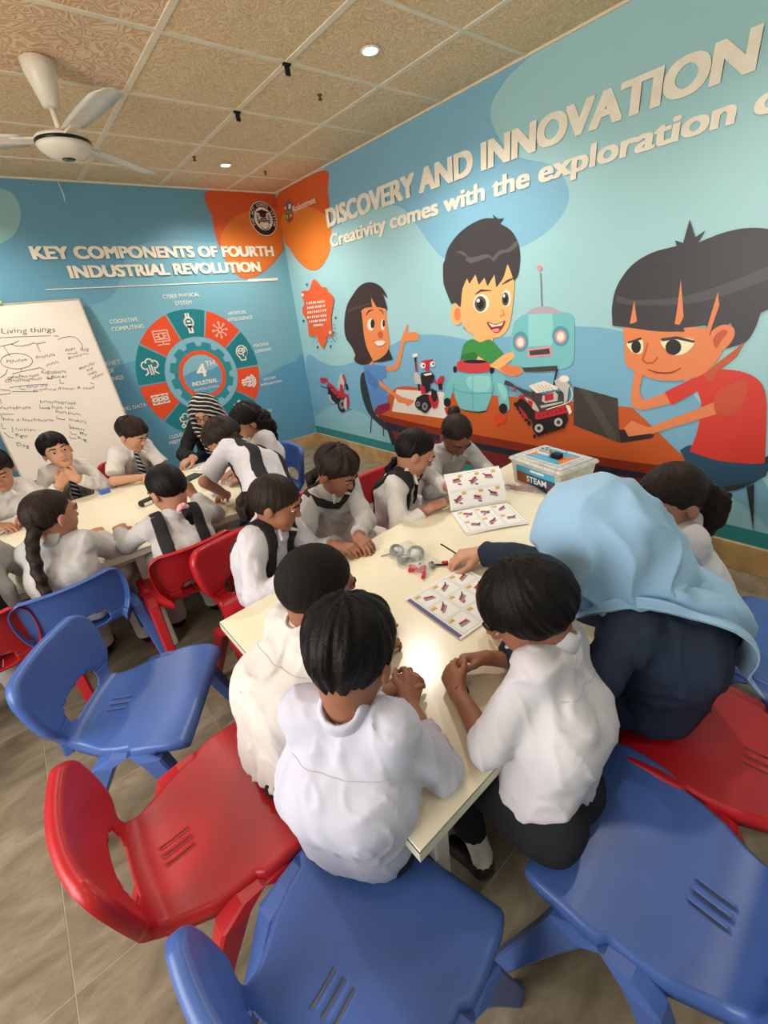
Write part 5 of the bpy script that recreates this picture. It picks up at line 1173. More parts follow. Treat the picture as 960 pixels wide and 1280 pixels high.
        lo, hi = bnd([nc], .11 * k); sdfobj('collar', fcol, lo, hi, min(res, .0045), shm, so, 1)
    if vest:
        for sg in (-1, 1):
            x0, wd = vest
            def fv(P, sg=sg):
                d = ftorso(P, .010); w = vnoise(P * A((11, 11, 7)) + sd_); d = d - .012 * wr_amp * (w - .5); q = P - A(sh); x = (q @ A(rt)) * sg; h = q @ A(up); xc = x0 * k + .10 * np.clip(-h - .05, 0, .3) * .35
                return np.maximum(np.maximum(d, np.abs(x - xc) - wd * k), -.35 * k - h)
            lo, hi = bnd([pel, sh, SL, SR, mid], .14 * k); sdfobj('vest_strap', fv, lo, hi, min(res, .006), M_VEST, body, 1)
    if sash:
        def fs(P):
            d = ftorso(P, .011); q = P - A(sh); x = np.abs(q @ A(rt)); h = q @ A(up); y = q @ A(fwd); ln_ = .018 * k - .75 * (.115 * k - x); d = np.maximum(d, np.where(y > -.02, np.abs(h - ln_ + .01) - .022 * k, h * 0 + np.abs(h + .0) - .03 * k)); return np.maximum(d, x - .12 * k)
        lo, hi = bnd([sh, SL, SR], .14 * k); sdfobj('sash', fs, lo, hi, min(res, .006), M_VEST, body, 1)
    if tie:
        t0 = sh + fwd * .062 * k - up * .022 * k; t1 = sh + fwd * .098 * k - up * .12 * k; t2 = (pel + sh) / 2 + fwd * .102 * k
        def ftie(P):
            q0 = cone(P, t0, t0 - up * .012, .015 * k, .011 * k); d = q0
            for a, b, ra, rb in ((t0, t1, .010, .021), (t1, t2, .021, .026)):
                qx = P - (P - A(a)) @ A(fwd)[:, None] * 0; d = su(d, cone(P, a, b, ra * k, rb * k), .006)
            return d
        lo, hi = bnd([t0, t1, t2], .05 * k); sdfobj('tie', ftie, lo, hi, .0045, M_TIE, body, 1)
    # --- legs
    th_, sk_ = .33 * k, .34 * k; lf = f if leg is None else np.array([math.cos(math.radians(leg)), math.sin(math.radians(leg)), 0]); lr = np.array([lf[1], -lf[0], 0.]); tm = {'t': M_TROU, 's': M_SHAL}.get(bottoms, bottoms); rr_ = 1.0 if bottoms == 't' else 1.25
    hips = [pel + rt * sg * .062 * k for sg in (-1, 1)]
    if stand: kn = [np.array([h[0], h[1], pel[2] * .52]) + lf * .02 for h in hips]; an = [np.array([h[0], h[1], .07]) for h in hips]
    else:
        kn = [h + lf * th_ + lr * sg * .045 * k + np.array([0, 0, -.005 if k < 1.1 else -.06]) for h, sg in zip(hips, (-1, 1))]; an = [np.array([q[0], q[1], .075]) - lf * shoew * .3 for q in kn]
    if knees is not None: kn, an = [np.array(v, float) for v in knees[0]], [np.array(v, float) for v in knees[1]]
    def fleg(P):
        d = None
        for h, q, a in zip(hips, kn, an):
            e = su(cone(P, h - f * (hipr - .074) * 1.2 - np.array([0, 0, (hipr - .074) * .6]), q, hipr * k, .062 * k * rr_), cone(P, q, a, .062 * k * rr_, .043 * k * rr_), .03); d = e if d is None else su(d, e, .03)
        return np.maximum(d - .010 * (vnoise(P * 16 + sd_) - .5) * rr_, cut - P[:, 2] if bottoms == 't' else .06 - P[:, 2])
    lo, hi = bnd(hips + kn + an, .13 * k); sdfobj('trousers' if bottoms != 's' else 'shalwar', fleg, lo, hi, max(res, .008), tm, body, 1)
    for q, a in zip(kn, an):
        def fsh(P, a=a):
            d = su(cone(P, a + np.array([0, 0, -.035]), a + lf * .10 * k + np.array([0, 0, -.05]), .034 * k, .03 * k), cone(P, a, a + np.array([0, 0, -.03]), .033 * k, .033 * k), .02); return np.maximum(d, .001 - P[:, 2])
        lo, hi = bnd([a, a + lf * .1], .07 * k); lo[2] = -.004; s2 = sdfobj('shoe', fsh, lo, hi, .007, M_SHOE, body, 1)
        if bottoms == 't': MB().tube([a + (q - a) * ((cut - .02) / max(.1, q[2] - a[2])), a + np.array([0, 0, .02]), a - np.array([0, 0, .015])], [.036 * k, .033 * k, .033 * k], 12).build('sock', M_SOCK, body, True)
    LAST.update(B=B, c=c, hk=hk, sh=sh, up=up, fwd=fwd, rt=rt, pel=pel, ftorso=ftorso, k=k, body=body, q_=q_, SL=SL, SR=SR, E=E)
    return body

def headscarf(name, m, prims, keep, thick, lo_pts, res, face_open=(.052, .085, .082), flow=(0, 0, 1), amp=.012, fold=None):
    L = dict(LAST); q_ = L['q_']; fl_ = unit(flow); s1 = unit(np.cross(fl_, (.3, .5, .8))); s2 = np.cross(fl_, s1); seed = RNG.rand(3) * 9
    Mx = A(np.stack([fl_ * 2.5, s1 * 13, s2 * 13])); nrm = None if keep is None else A(keep[1])
    def f(P):
        q = q_(P); d = ell(q, (0, -.012, .018), (.094, .116, .112)) * L['hk']
        for a, b, ra, rb, kk in prims: d = su(d, cone(P, a, b, ra, rb), kk)
        if keep is not None:
            t = L['ftorso'](P, thick); t = np.maximum(t, -((P - A(keep[0])) @ nrm)); t = np.maximum(t, A(keep[2])[0] - (P - A(L['pel'])) @ A(L['up'])); d = su(d, t, .03)
        w = vnoise(P @ Mx.T + A(seed)); w2 = vnoise(P @ (Mx.T * 2.1) + A(seed)); d = d - amp * (1 - 2 * np.abs(w - .5)) + amp * .6 - amp * .45 * (w2 - .5)
        if fold is not None:
            an_ = np.arctan2(q[:, 0], q[:, 1] + .02); rg2 = np.abs(np.sin(an_ * fold + 3.5 * vnoise(P * 9 + A(seed)))) ** .7; d = d + (rg2 - .6) * .016 * np.clip((.10 - q[:, 2]) / .10, 0, 1)
        return ss(d, ell(q, (0, .145, -.018), face_open) * L['hk'], .02)
    lo, hi = bnd(lo_pts, .16); return sdfobj(name, f, lo, hi, res, m, L['body'], 1)

def drape(name, m, T, Hm, nu, nv, off, amp, freq, th=.004):
    L = LAST; ft = L['ftorso']
    def curve(C_, u):
        n = len(C_) - 1; x = min(max(u * n, 0), n - 1e-6); i = int(x); f = x - i; a, b, c, d = C_[max(i - 1, 0)], C_[i], C_[i + 1], C_[min(i + 2, n)]
        return .5 * (2 * b + (c - a) * f + (2 * a - 5 * b + 4 * c - d) * f * f + (3 * b - a - 3 * c + d) * f ** 3)
    G = np.array([[curve(T, i / nu) * (1 - j / nv) + curve(Hm, i / nu) * (j / nv) for j in range(nv + 1)] for i in range(nu + 1)]); P = G.reshape(-1, 3).astype(np.float32); U, V_ = np.meshgrid(np.arange(nu + 1) / nu, np.arange(nv + 1) / nv, indexing='ij'); U, V_ = U.ravel(), V_.ravel()
    def grad(P, e=.004): return np.stack([(ft(P + A(v) * e) - ft(P - A(v) * e)) / (2 * e) for v in np.eye(3)], -1)
    for _ in range(6):
        g = grad(P); g /= np.linalg.norm(g, axis=1, keepdims=True) + 1e-6; d = ft(P); P = P + g * np.clip(off - d, 0, .05)[:, None]; Q = P.reshape(nu + 1, nv + 1, 3); Q[1:-1, 1:-1] = Q[1:-1, 1:-1] * .5 + .125 * (Q[2:, 1:-1] + Q[:-2, 1:-1] + Q[1:-1, 2:] + Q[1:-1, :-2]); P = Q.reshape(-1, 3)
    g = grad(P); g /= np.linalg.norm(g, axis=1, keepdims=True) + 1e-6; n1 = vnoise(np.stack([U * 4, V_ * 3, U * 0], -1).astype(np.float32)); n2 = vnoise(np.stack([U * 9, V_ * 7, U * 0 + 3], -1).astype(np.float32))
    dsp = amp * (np.abs(np.sin(V_ * freq + 5 * n1 + U * 1.5)) ** .8) * np.clip(V_ * 4 + .3, 0, 1) + amp * .5 * n2; P = P + g * dsp[:, None]; Gd = P.reshape(nu + 1, nv + 1, 3); gn = g.reshape(nu + 1, nv + 1, 3); w = np.array(wloc(L['body']))
    o = sheet(lambda u, v, h: Vector(Gd[int(round(u * nu)), int(round(v * nv))] - w + gn[int(round(u * nu)), int(round(v * nv))] * h), nu, nv, th).build(name, m, None, True); o.parent = L['body']; return o
def sheet(S, nu, nv, th=.0012, mb=None):
    mb = mb or MB(); V = []; F = []; k = (nu + 1) * (nv + 1)
    for h in (0, -th):
        for i in range(nu + 1):
            for j in range(nv + 1): V.append(S(i / nu, j / nv, h))
    for i in range(nu):
        for j in range(nv): a = i * (nv + 1) + j; F.append((a, a + nv + 1, a + nv + 2, a + 1)); F.append((k + a, k + a + 1, k + a + nv + 2, k + a + nv + 1))
    for i in range(nu):
        for j in (0, nv): a, b = i * (nv + 1) + j, (i + 1) * (nv + 1) + j; F.append((a, k + a, k + b, b))
    for j in range(nv):
        for i in (0, nu): a, b = i * (nv + 1) + j, i * (nv + 1) + j + 1; F.append((a, k + a, k + b, b))
    return mb.add(V, F)
# front table
person('boy with tousled black hair and white shirt at front centre, back to the camera', (-2.435, -4.125, .485), (-2.378, -4.112, .915), 34, (32, 28, 0), lw=(-2.245, -4.015, .640), rw=(-2.225, -4.080, .640), lh=(.95, -.05, .12), rh=(.75, .5, .2), ln=(.1, -.5, -.8), rn=(-.2, .6, -.7), curl=(30, 40, 30), sleeve=.62, shirt=M_SHIRTB, skin='b', hair='short', res=.005, hres=.0032, lid=.6, loose=.012, hem=-.034, slouch=.045, yoke=True, k=.93, re=(.30, -.50, -.9), hipr=.084)
person('boy with buzz-cut hair and cream-white shirt sitting at the left end of the front table', (-2.47, -3.85, .485), (-2.295, -3.862, .908), 4, (-2, 22, 0), lw=(-2.13, -3.80, .640), rw=(-2.17, -3.90, .640), lh=(.9, .1, .1), rh=(.9, .25, .0), curl=(35, 45, 30), sleeve=.75, shirt=M_SHIRTC, skin='b', hair='buzz', res=.005, hres=.0034, lid=.6, loose=.012, hem=-.034, slouch=.05, yoke=True, k=.93, hipr=.084)
person('boy with a straight black bowl haircut in a white shirt and black trousers, right foreground', (-2.085, -4.36, .485), (-2.036, -4.268, .912), 98, (128, 35, 0), lw=(-2.118, -4.140, .640), rw=(-1.985, -4.125, .645), lh=(.45, .9, .15), rh=(-.75, .65, .1), le=(-.7, .05, -1), ln=(.75, -.3, -.6), rn=(-.2, -.6, -.8), curl=(45, 55, 35), sleeve=.14, shirt=M_SHIRT, skin='b', hair='bowl', res=.005, hres=.0032, lid=.6, loose=.008, hem=-.006, hipr=.096, k=.92, slouch=.04, leg=98, yoke=True, cut=.19, knees=([(-2.155, -4.10, .475), (-2.02, -4.08, .475)], [(-2.150, -4.235, .10), (-2.0, -4.14, .10)]))
for args in (
 dict(label='girl with a curly ponytail partly hidden behind the light blue headscarf', pel=(-1.37, -4.40, .47), head=(-1.345, -4.285, .905), fy=118, hd=(148, 25, 0), lw=(-1.42, -4.12, .64), rw=(-1.2, -4.05, .64), hair='tied', hairm=M_HAIRB, tail=('curly', [(-1.295, -4.335, .935), (-1.255, -4.37, .90), (-1.245, -4.375, .85), (-1.25, -4.37, .80)], .036, .026), skin='a', lid=.6, bottoms='s'),
 dict(label='girl with fringe and ponytail in a black vest, nearest the front table corner', pel=(-2.15, -3.10, .48), head=(-2.068, -3.197, .86), fy=-66, hd=(-42, 22, 0), lw=(-1.99, -3.34, .635), rw=(-2.10, -3.36, .635), hair='fringe', hairm=M_HAIRB, tail=('curly', [(-2.128, -3.142, .89), (-2.15, -3.12, .885), (-2.162, -3.11, .85), (-2.16, -3.115, .815)], .030, .022), vest=(.060, .024), shirt=M_SHIRT, skin='b', lid=.55, bottoms='s', res=.005, hres=.0036),
 dict(label='girl in a grey-white shirt with a dark collar sash looking down at her hands', pel=(-1.70, -2.965, .48), head=(-1.727, -3.110, .862), fy=-92, hd=(-66, 34, 0), lw=(-1.80, -3.315, .635), rw=(-1.895, -3.30, .635), lh=(-.1, -1, .0), rh=(.35, -.95, 0), hair='short', hairm=M_HAIRB, tail=('pony', [(-1.755, -3.02, .86), (-1.79, -2.99, .83), (-1.80, -2.985, .79)], .024, .014), sash=True, shirt=M_SHIRTG, skin='b', lid=.75, bottoms='s', res=.005, hres=.0036, sleeve=.8),
 dict(label='girl in a black vest holding the open booklet at the back of the front table', pel=(-1.345, -3.03, .48), head=(-1.355, -3.222, .862), fy=-72, hd=(-34, 32, 0), lw=(-1.235, -3.335, .665), rw=(-1.395, -3.355, .635), lh=(.6, -.5, .3), rh=(.85, -.35, .15), hair='tied', hairm=M_HAIR, tail=('pony', [(-1.43, -3.16, .83), (-1.455, -3.145, .79), (-1.455, -3.15, .74)], .020, .014), vest=(.055, .026), shirt=M_SHIRTC, skin='a', lid=.8, bottoms='s', res=.005, hres=.0036, sleeve=.72),
 dict(label='child with a red-tied top knot and grey-white shirt bending over the booklet', pel=(-.975, -2.99, .48), head=(-1.020, -3.185, .852), fy=-98, hd=(-112, 42, 0), lw=(-.925, -3.335, .64), rw=(-1.13, -3.335, .65), lh=(-.6, -.8, 0), rh=(.1, -1, .1), hair='tied', hairm=M_HAIRB, tail=('pony', [(-1.012, -3.165, .945), (-1.005, -3.16, .965), (-1.0, -3.155, .975)], .024, .024), shirt=M_SHIRTG, skin='d', lid=.8, bottoms='s', res=.005, hres=.0036, sleeve=.9),
 # back table
 dict(label='girl with a long braid over her shoulder seen from behind on the blue chair', pel=(-2.785, -2.60, .48), head=(-2.738, -2.545, .87), fy=70, hd=(28, 8, 0), lw=(-2.78, -2.26, .635), rw=(-2.60, -2.30, .635), hair='tied', hairm=M_HAIRB, tail=('braid', [(-2.80, -2.60, .87), (-2.835, -2.645, .80), (-2.85, -2.69, .72), (-2.855, -2.715, .64), (-2.855, -2.72, .58)], .026, .017), shirt=M_SHIRTG, skin='a', lid=.4, bottoms='s', sleeve=.9),
 dict(label='girl with a pink flower scrunchie and black vest straps seen from behind', pel=(-2.335, -2.66, .48), head=(-2.317, -2.668, .87), sh=(-2.325, -2.685, .765), fy=88, hd=(112, 24, 0), lw=(-2.52, -2.345, .64), rw=(-2.15, -2.36, .70), rh=(-.2, .3, .9), le=(-.8, -.4, -.6), hair='tied', hairm=M_HAIR, tail=('pony', [(-2.305, -2.76, .80), (-2.295, -2.785, .775), (-2.295, -2.79, .735)], .017, .012), vest=(.078, .026), shirt=M_SHIRTG, skin='a', lid=.6, bottoms='s', sleeve=.85),
 dict(label='standing girl leaning over the back table on one hand, vest straps over white shirt', pel=(-1.905, -2.77, .735), head=(-1.912, -2.335, .935), sh=(-1.865, -2.45, .885), fy=100, hd=(140, 40, 0), lw=(-2.0, -2.40, .66), rw=(-1.76, -2.30, .64), lh=(-.2, .75, -.25), le=(-1, -.2, -.1), hair='long', hairm=M_HAIRB, tail=('curly', [(-1.91, -2.36, .95), (-1.885, -2.41, .935), (-1.885, -2.435, .875), (-1.89, -2.43, .81)], .048, .020), vest=(.080, .026), shirt=M_SHIRT, skin='a', lid=.6, bottoms='s', sleeve=-.15, stand=True),
 dict(label='girl with loose dark wavy hair behind the leaning girl, facing away', pel=(-1.655, -2.15, .60), head=(-1.665, -2.10, .940), fy=180, hd=(172, 30, 0), lw=(-1.80, -2.18, .64), rw=(-1.80, -2.0, .64), hair='long', hairm=M_HAIR, tail=('curly', [(-1.64, -2.12, .955), (-1.595, -2.15, .95), (-1.575, -2.16, .90), (-1.57, -2.16, .83)], .062, .045), shirt=M_SHIRT, skin='a', lid=.6, bottoms='s', stand=True, face=False),
 dict(label='boy in a short-sleeved shirt and striped tie looking down beside the whiteboard', pel=(-2.22, -1.18, .48), head=(-2.175, -1.350, .885), fy=-80, hd=(-52, 30, 0), lw=(-2.16, -1.50, .635), rw=(-2.21, -1.525, .635), lh=(-.3, -.4, 0), rh=(.95, .1, 0), re=(-1, -.2, -.4), hair='short', hairm=M_HAIRB, tie=True, shirt=M_SHIRTC, skin='c', lid=.75, sleeve=-.25),
 dict(label='boy with a striped tie resting his chin on folded hands before the whiteboard', pel=(-2.64, -1.17, .48), head=(-2.602, -1.315, .882), fy=-78, hd=(-82, -6, -6), lw=(-2.565, -1.43, .715), rw=(-2.66, -1.43, .708), lh=(-.5, .15, .55), rh=(.55, .1, .55), ln=(-.2, .9, .2), rn=(.2, .9, .2), le=(.7, -.3, -1), re=(-.7, -.3, -1), hair='short', hairm=M_HAIR, tie=True, shirt=M_SHIRTC, skin='c', lid=.2, sleeve=.9, curl=(50, 55, 30)),
 dict(label='boy in a cream shirt cut off by the left picture edge', pel=(-2.98, -1.32, .48), head=(-2.905, -1.475, .885), fy=-85, hd=(-95, 20, 0), lw=(-2.83, -1.62, .635), rw=(-3.0, -1.65, .635), hair='short', shirt=M_SHIRTC, skin='a', lid=.7, sleeve=.9),
 dict(label='girl in a black vest and pale trousers at the left edge, head out of view', pel=(-3.09, -2.58, .48), head=(-3.06, -2.47, .93), fy=80, hd=(90, 10, 0), lw=(-3.1, -2.2, .64), rw=(-2.93, -2.25, .64), hair='tied', vest=(.075, .03), shirt=M_SHIRTG, skin='a', bottoms='s', sleeve=.9),
): person(**args)

# the two women
M_NAVY = mat('tunic_navy', (38, 48, 66), rough=.8, spec=.2, var=.10, scale=60, bump=.15, bscale=500); M_SCARF = mat('scarf_light_blue', (150, 190, 222), rough=.85, spec=.15, var=.04, scale=300, sheen=.2)
person('woman in a light blue headscarf and navy tunic reaching across the front table', (-1.63, -4.40, .53), (-1.775, -4.255, .955), 112, (140, 30, 0), k=1.22, hs=1.08, sh=(-1.705, -4.335, .835), rw=(-1.585, -3.79, .645), lw=(-1.90, -4.15, .655), rh=(-.75, .6, -.05), rn=(.1, -.1, -1), curl=(35, 40, 30), re=(.6, -.2, -.8), le=(-.9, -.5, -.5), sleeve=.97, shirt=M_NAVY, skin='c', hair=None, collar=False, res=.006, hres=.004, lid=.7, bottoms=M_NAVY, hem=-.13, loose=.012, slouch=.05, face=True)
_s, _f, _r, _u, _c, _B = LAST['sh'], LAST['fwd'], LAST['rt'], LAST['up'], LAST['c'], LAST['B']
headscarf('headscarf', M_SCARF, [(_c + np.array([0, 0, -.03]), _s + _f * .04 + _u * .02, .092, .085, .05), (_c + _B[1] * .03 - _B[0] * .02 + np.array([0, 0, -.05]), np.array([-1.80, -4.245, .79]), .075, .032, .05), (_c - _B[1] * .05, _s - _f * .02 + _u * .02, .098, .098, .07), (_c - _B[1] * .02, _s - _f * .05 + _r * .07 - _u * .04, .10, .095, .08)], None, .03, [_c, _s, np.array([-1.80, -4.24, .78])], .0045, flow=(-.1, .1, -1), amp=.018, fold=5.0)
drape('headscarf_drape', M_SCARF, [_s + _f * .10 - _r * .06 + _u * .05, _s - _r * .085 + _u * .055, _s - _f * .06 - _r * .03 + _u * .075, _s - _f * .06 + _r * .03 + _u * .075, _s - _f * .02 + _r * .09 + _u * .06, _s + _f * .07 + _r * .11 + _u * .02], [_s + _f * .14 - _r * .09 - _u * .07, _s + _f * .03 - _r * .118 - _u * .0, _s - _f * .09 - _r * .095 - _u * .03, _s - _f * .15 - _r * .065 - _u * .15, _s - _f * .20 - _r * .01 - _u * .35, _s - _f * .12 + _r * .20 - _u * .28], 60, 40, .010, .026, 8.0)
M_STRIPE = stripes('scarf_striped', (26, 24, 26), (205, 198, 190), 34, (.35, .2, .9), .70, .85, 1.2)
person('woman in a black and white striped headscarf and glasses at the back table', (-1.56, -1.05, .53), (-1.655, -1.285, .912), -118, (-126, 24, 0), k=1.15, hs=1.05, lw=(-1.60, -1.50, .65), rw=(-1.86, -1.44, .645), rh=(-.85, -.3, 0), sleeve=.85, shirt=mat('tunic_black', (30, 30, 33), rough=.85, var=.2, scale=40), skin='c', hair=None, collar=False, lid=.6, bottoms=M_NAVY, hem=-.1, hres=.0045)
headscarf('headscarf', M_STRIPE, [(LAST['c'] + np.array([0, 0, -.03]), LAST['sh'] + LAST['fwd'] * .05, .09, .09, .05), (LAST['c'] - LAST['B'][1] * .04, LAST['sh'] - LAST['fwd'] * .05, .10, .12, .06), (LAST['sh'] + LAST['fwd'] * .05, LAST['sh'] + LAST['fwd'] * .10 - np.array([0, 0, .12]), .10, .06, .05)], None, .02, [LAST['c'], LAST['sh'], LAST['sh'] + LAST['fwd'] * .1 - np.array([0, 0, .12])], .005, flow=(0, 0, -1), amp=.008, face_open=(.068, .104, .100))
_B, _c0, _h = LAST['B'], LAST['c'], LAST['hk']; gl = MB()
for s in (-1, 1): gl.tube([_c0 + (np.array([s * .032 + .022 * math.cos(t), .098, .006 + .017 * math.sin(t)]) * _h) @ _B for t in [k * math.pi / 8 for k in range(17)]], .0016, 5)
gl.tube([_c0 + (np.array([x, .10, .008]) * _h) @ _B for x in (-.011, .011)], .0016, 5)
tag(gl.build('eyeglasses', mat('glasses_dark', (30, 26, 26)), None), 'thin dark-framed eyeglasses worn by the woman in the striped headscarf', 'glasses')
# ------------------------------------------------------------------ things on the tables
TZ = .6005
M_PAPER = mat('paper_white', (238, 236, 234), rough=.7, var=.02); M_PRED = mat('print_red_part', (170, 52, 66), rough=.6); M_PGRY = mat('print_grey_part', (150, 142, 150), rough=.6); M_PYEL = mat('print_yellow_tag', (206, 176, 92), rough=.6); M_PLIN = mat('print_line', (176, 186, 190), rough=.6); M_PPUR = mat('print_purple_strip', (98, 92, 140), rough=.6); M_PDK = mat('print_dark_part', (60, 54, 64), rough=.6)
def page_art(S, cols, rows, seed, strip=True):
    """flat print of building steps; S(u,v,h) maps page coordinates to space"""
    rn_ = random.Random(seed); mb = MB(); mats = [M_PLIN, M_PRED, M_PGRY, M_PYEL, M_PPUR, M_PDK]
    def quad(c, p, h): mb.mi = c; mb.add([S(u, v, h) for u, v in p], [tuple(range(len(p)))])
    def bar(c, u0, v0, u1, v1, w, h):
        L_ = math.hypot(u1 - u0, v1 - v0); ex, ey = -(v1 - v0) / L_ * w, (u1 - u0) / L_ * w; quad(c, [(u0 - ex, v0 - ey), (u1 - ex, v1 - ey), (u1 + ex, v1 + ey), (u0 + ex, v0 + ey)], h)
    if strip: quad(4, [(.0, .03), (.055, .03), (.055, .97), (.0, .97)], .0003)
    for i in range(cols):
        for j in range(rows):
            u0, v0, u1, v1 = .08 + i * .9 / cols, .04 + j * .94 / rows, .08 + (i + .92) * .9 / cols, .04 + (j + .92) * .94 / rows; w, h = u1 - u0, v1 - v0
            for a, b in (((u0, v0), (u1, v0)), ((u1, v0), (u1, v1)), ((u1, v1), (u0, v1)), ((u0, v1), (u0, v0))): bar(0, *a, *b, .003, .0003)
            quad(3, [(u0 + w * .05, v1 - h * .24), (u0 + w * .32, v1 - h * .24), (u0 + w * .32, v1 - h * .06), (u0 + w * .05, v1 - h * .06)], .0004)
            cu, cv = u0 + w * (.45 + .15 * rn_.random()), v0 + h * (.4 + .2 * rn_.random()); a = rn_.uniform(-.6, .9); du, dv = math.cos(a) * w * .26, math.sin(a) * h * .26
            bar(2, cu - du, cv - dv - h * .06, cu + du, cv + dv - h * .06, h * .07, .0004); bar(1, cu - du * .8, cv - dv + h * .08, cu + du * .9, cv + dv + h * .06, h * .06, .0005)
            if rn_.random() > .3: bar(5, cu + du * .5, cv + dv, cu + du * 1.3, cv + dv + h * .2, h * .03, .0006)
            if rn_.random() > .4: bar(1, cu - du, cv - h * .28, cu - du * .1, cv - h * .2, h * .04, .0006)
    return mb, mats
def flat_map(o, eu, ev, z, bulge=0.0):
    o, eu, ev = Vector((*o, z)), Vector((*eu, 0)), Vector((*ev, 0)); return lambda u, v, h: o + eu * u + ev * v + Vector((0, 0, h + bulge * (4 * u * (1 - u)) * .5))
b1 = thing('instruction_booklet', 'open building-instruction booklet lying flat before the bowl-haircut boy', 'booklet', (-1.80, -3.87, TZ), 0, 'instruction booklets')
Sb = flat_map((-1.927, -3.744), (-.02, -.258), (.275, -.012), TZ + .0045)
Sb = (lambda S: lambda u, v, h: S(v, u, h))(flat_map((-1.927, -3.744), (.275, -.012), (-.02, -.258), TZ + .005)); Sb2 = lambda u, v, h: Vector((-1.927, -3.744, TZ + .005)) + Vector((-.02, -.258, 0)) * v + Vector((.275, -.012, 0)) * u + Vector((0, 0, h))
sheet(lambda u, v, h: Sb2(u, v, h), 1, 1, .004).build('pages', M_PAPER, b1)
a_, ms = page_art(lambda u, v, h: Sb2(u, 1 - v, h), 3, 3, 4); a_.build('printed_steps', ms, b1)['kind'] = 'stuff'
b2 = thing('instruction_booklet', 'open booklet with one page lifted by the girl in the black vest', 'booklet', (-1.30, -3.58, TZ), 0, 'instruction booklets')
S0, S1, L0 = Vector((-1.345, -3.43, 0)), Vector((-1.115, -3.565, 0)), Vector((-1.452, -3.605, 0)); eu = S1 - S0; ev = L0 - S0
for k, (off, tw) in enumerate(((.0, .0), (.012, .03), (.03, -.04))):
    n_ = 'page'; SS = (lambda off, tw, k: lambda u, v, h: S0 + eu * (u * 1.02 + off * .6) + ev * (v * (1 + off * 2) + tw * u) + Vector((0, 0, TZ + .008 - .0025 * k + h + .004 * math.sin(u * 3))))(off, tw, k); sheet(SS, 6, 2, .0015).build(n_, M_PAPER, b2)
a_, ms = page_art(lambda u, v, h: S0 + eu * u * 1.02 + ev * (1 - v) + Vector((0, 0, TZ + .0085 + h + .004 * math.sin(u * 3))), 3, 2, 9, False); a_.build('printed_steps', ms, b2)['kind'] = 'stuff'
bd = (-ev).normalized(); PL = .175
def Su(u, v, h):
    t = v; ang = math.radians(82 - 26 * t); r = PL * t; nrm_ = bd * math.sin(ang) - Vector((0, 0, 1)) * math.cos(ang)
    return S0 + eu * u * 1.02 + bd * (r * math.cos(ang) + .01) + Vector((0, 0, TZ + .011 + r * math.sin(ang))) - nrm_ * h
sheet(Su, 6, 8, .0015).build('raised_page', M_PAPER, b2)
a_, ms = page_art(lambda u, v, h: Su(1 - u, v, h), 3, 2, 21); a_.build('printed_steps', ms, b2)['kind'] = 'stuff'
# clear bags
def mat_clear(name, tint, alpha):
    m = bpy.data.materials.new(name); m.use_nodes = True; nt = m.node_tree; N = nt.nodes; L = nt.links; b = N['Principled BSDF']; b.inputs['Base Color'].default_value = (*lin(tint), 1); b.inputs['Roughness'].default_value = .12; b.inputs['Specular IOR Level'].default_value = .6
    nz = N.new('ShaderNodeTexNoise'); nz.inputs['Scale'].default_value = 40; tc = N.new('ShaderNodeTexCoord'); L.new(tc.outputs['Object'], nz.inputs[0]); mr = N.new('ShaderNodeMapRange'); mr.inputs[3].default_value = alpha * .4; mr.inputs[4].default_value = alpha * 1.6; L.new(nz.outputs[0], mr.inputs[0]); L.new(mr.outputs[0], b.inputs['Alpha'])
    bp = N.new('ShaderNodeBump'); bp.inputs['Strength'].default_value = .6; bp.inputs['Distance'].default_value = .004; L.new(nz.outputs[0], bp.inputs['Height']); L.new(bp.outputs[0], b.inputs['Normal']); return m
M_BAG = mat_clear('clear_bag', (225, 228, 228), .13); M_BOXC = mat_clear('clear_box', (228, 228, 224), .60)
def bag(label, q, hgt, seed):
    P4 = [Vector((x, y, 0)) for x, y in q]; rn_ = np.random.RandomState(seed); nz = rn_.rand(11, 11); c = sum(P4, Vector()) / 4
    def S(u, v, h):
        p = (P4[0] * (1 - u) + P4[1] * u) * (1 - v) + (P4[3] * (1 - u) + P4[2] * u) * v; b = (16 * u * (1 - u) * v * (1 - v)) ** .8
        return p + Vector((0, 0, TZ + .0012 + b * hgt * (.75 + .5 * nz[int(u * 10)][int(v * 10)]) + .004 * nz[int(v * 10)][int(u * 10)] + h))
    mb = sheet(S, 10, 10, .0004); o = mb.build('plastic_bag', M_BAG, None, True); return tag(o, label, 'bag', 'clear plastic bags of parts')
bag('clear plastic bag holding grey wheels on the front table', [(-1.765, -3.435), (-1.64, -3.45), (-1.675, -3.675), (-1.81, -3.715)], .034, 1)
M_WG = mat('wheel_grey', (126, 126, 124), rough=.5, var=.15, scale=120); M_WH = mat('wheel_hub', (205, 205, 202), rough=.35, var=.2, scale=200); M_PR = mat('part_red', (196, 42, 44), rough=.4); M_PD = mat('part_dark', (40, 36, 36), rough=.5)
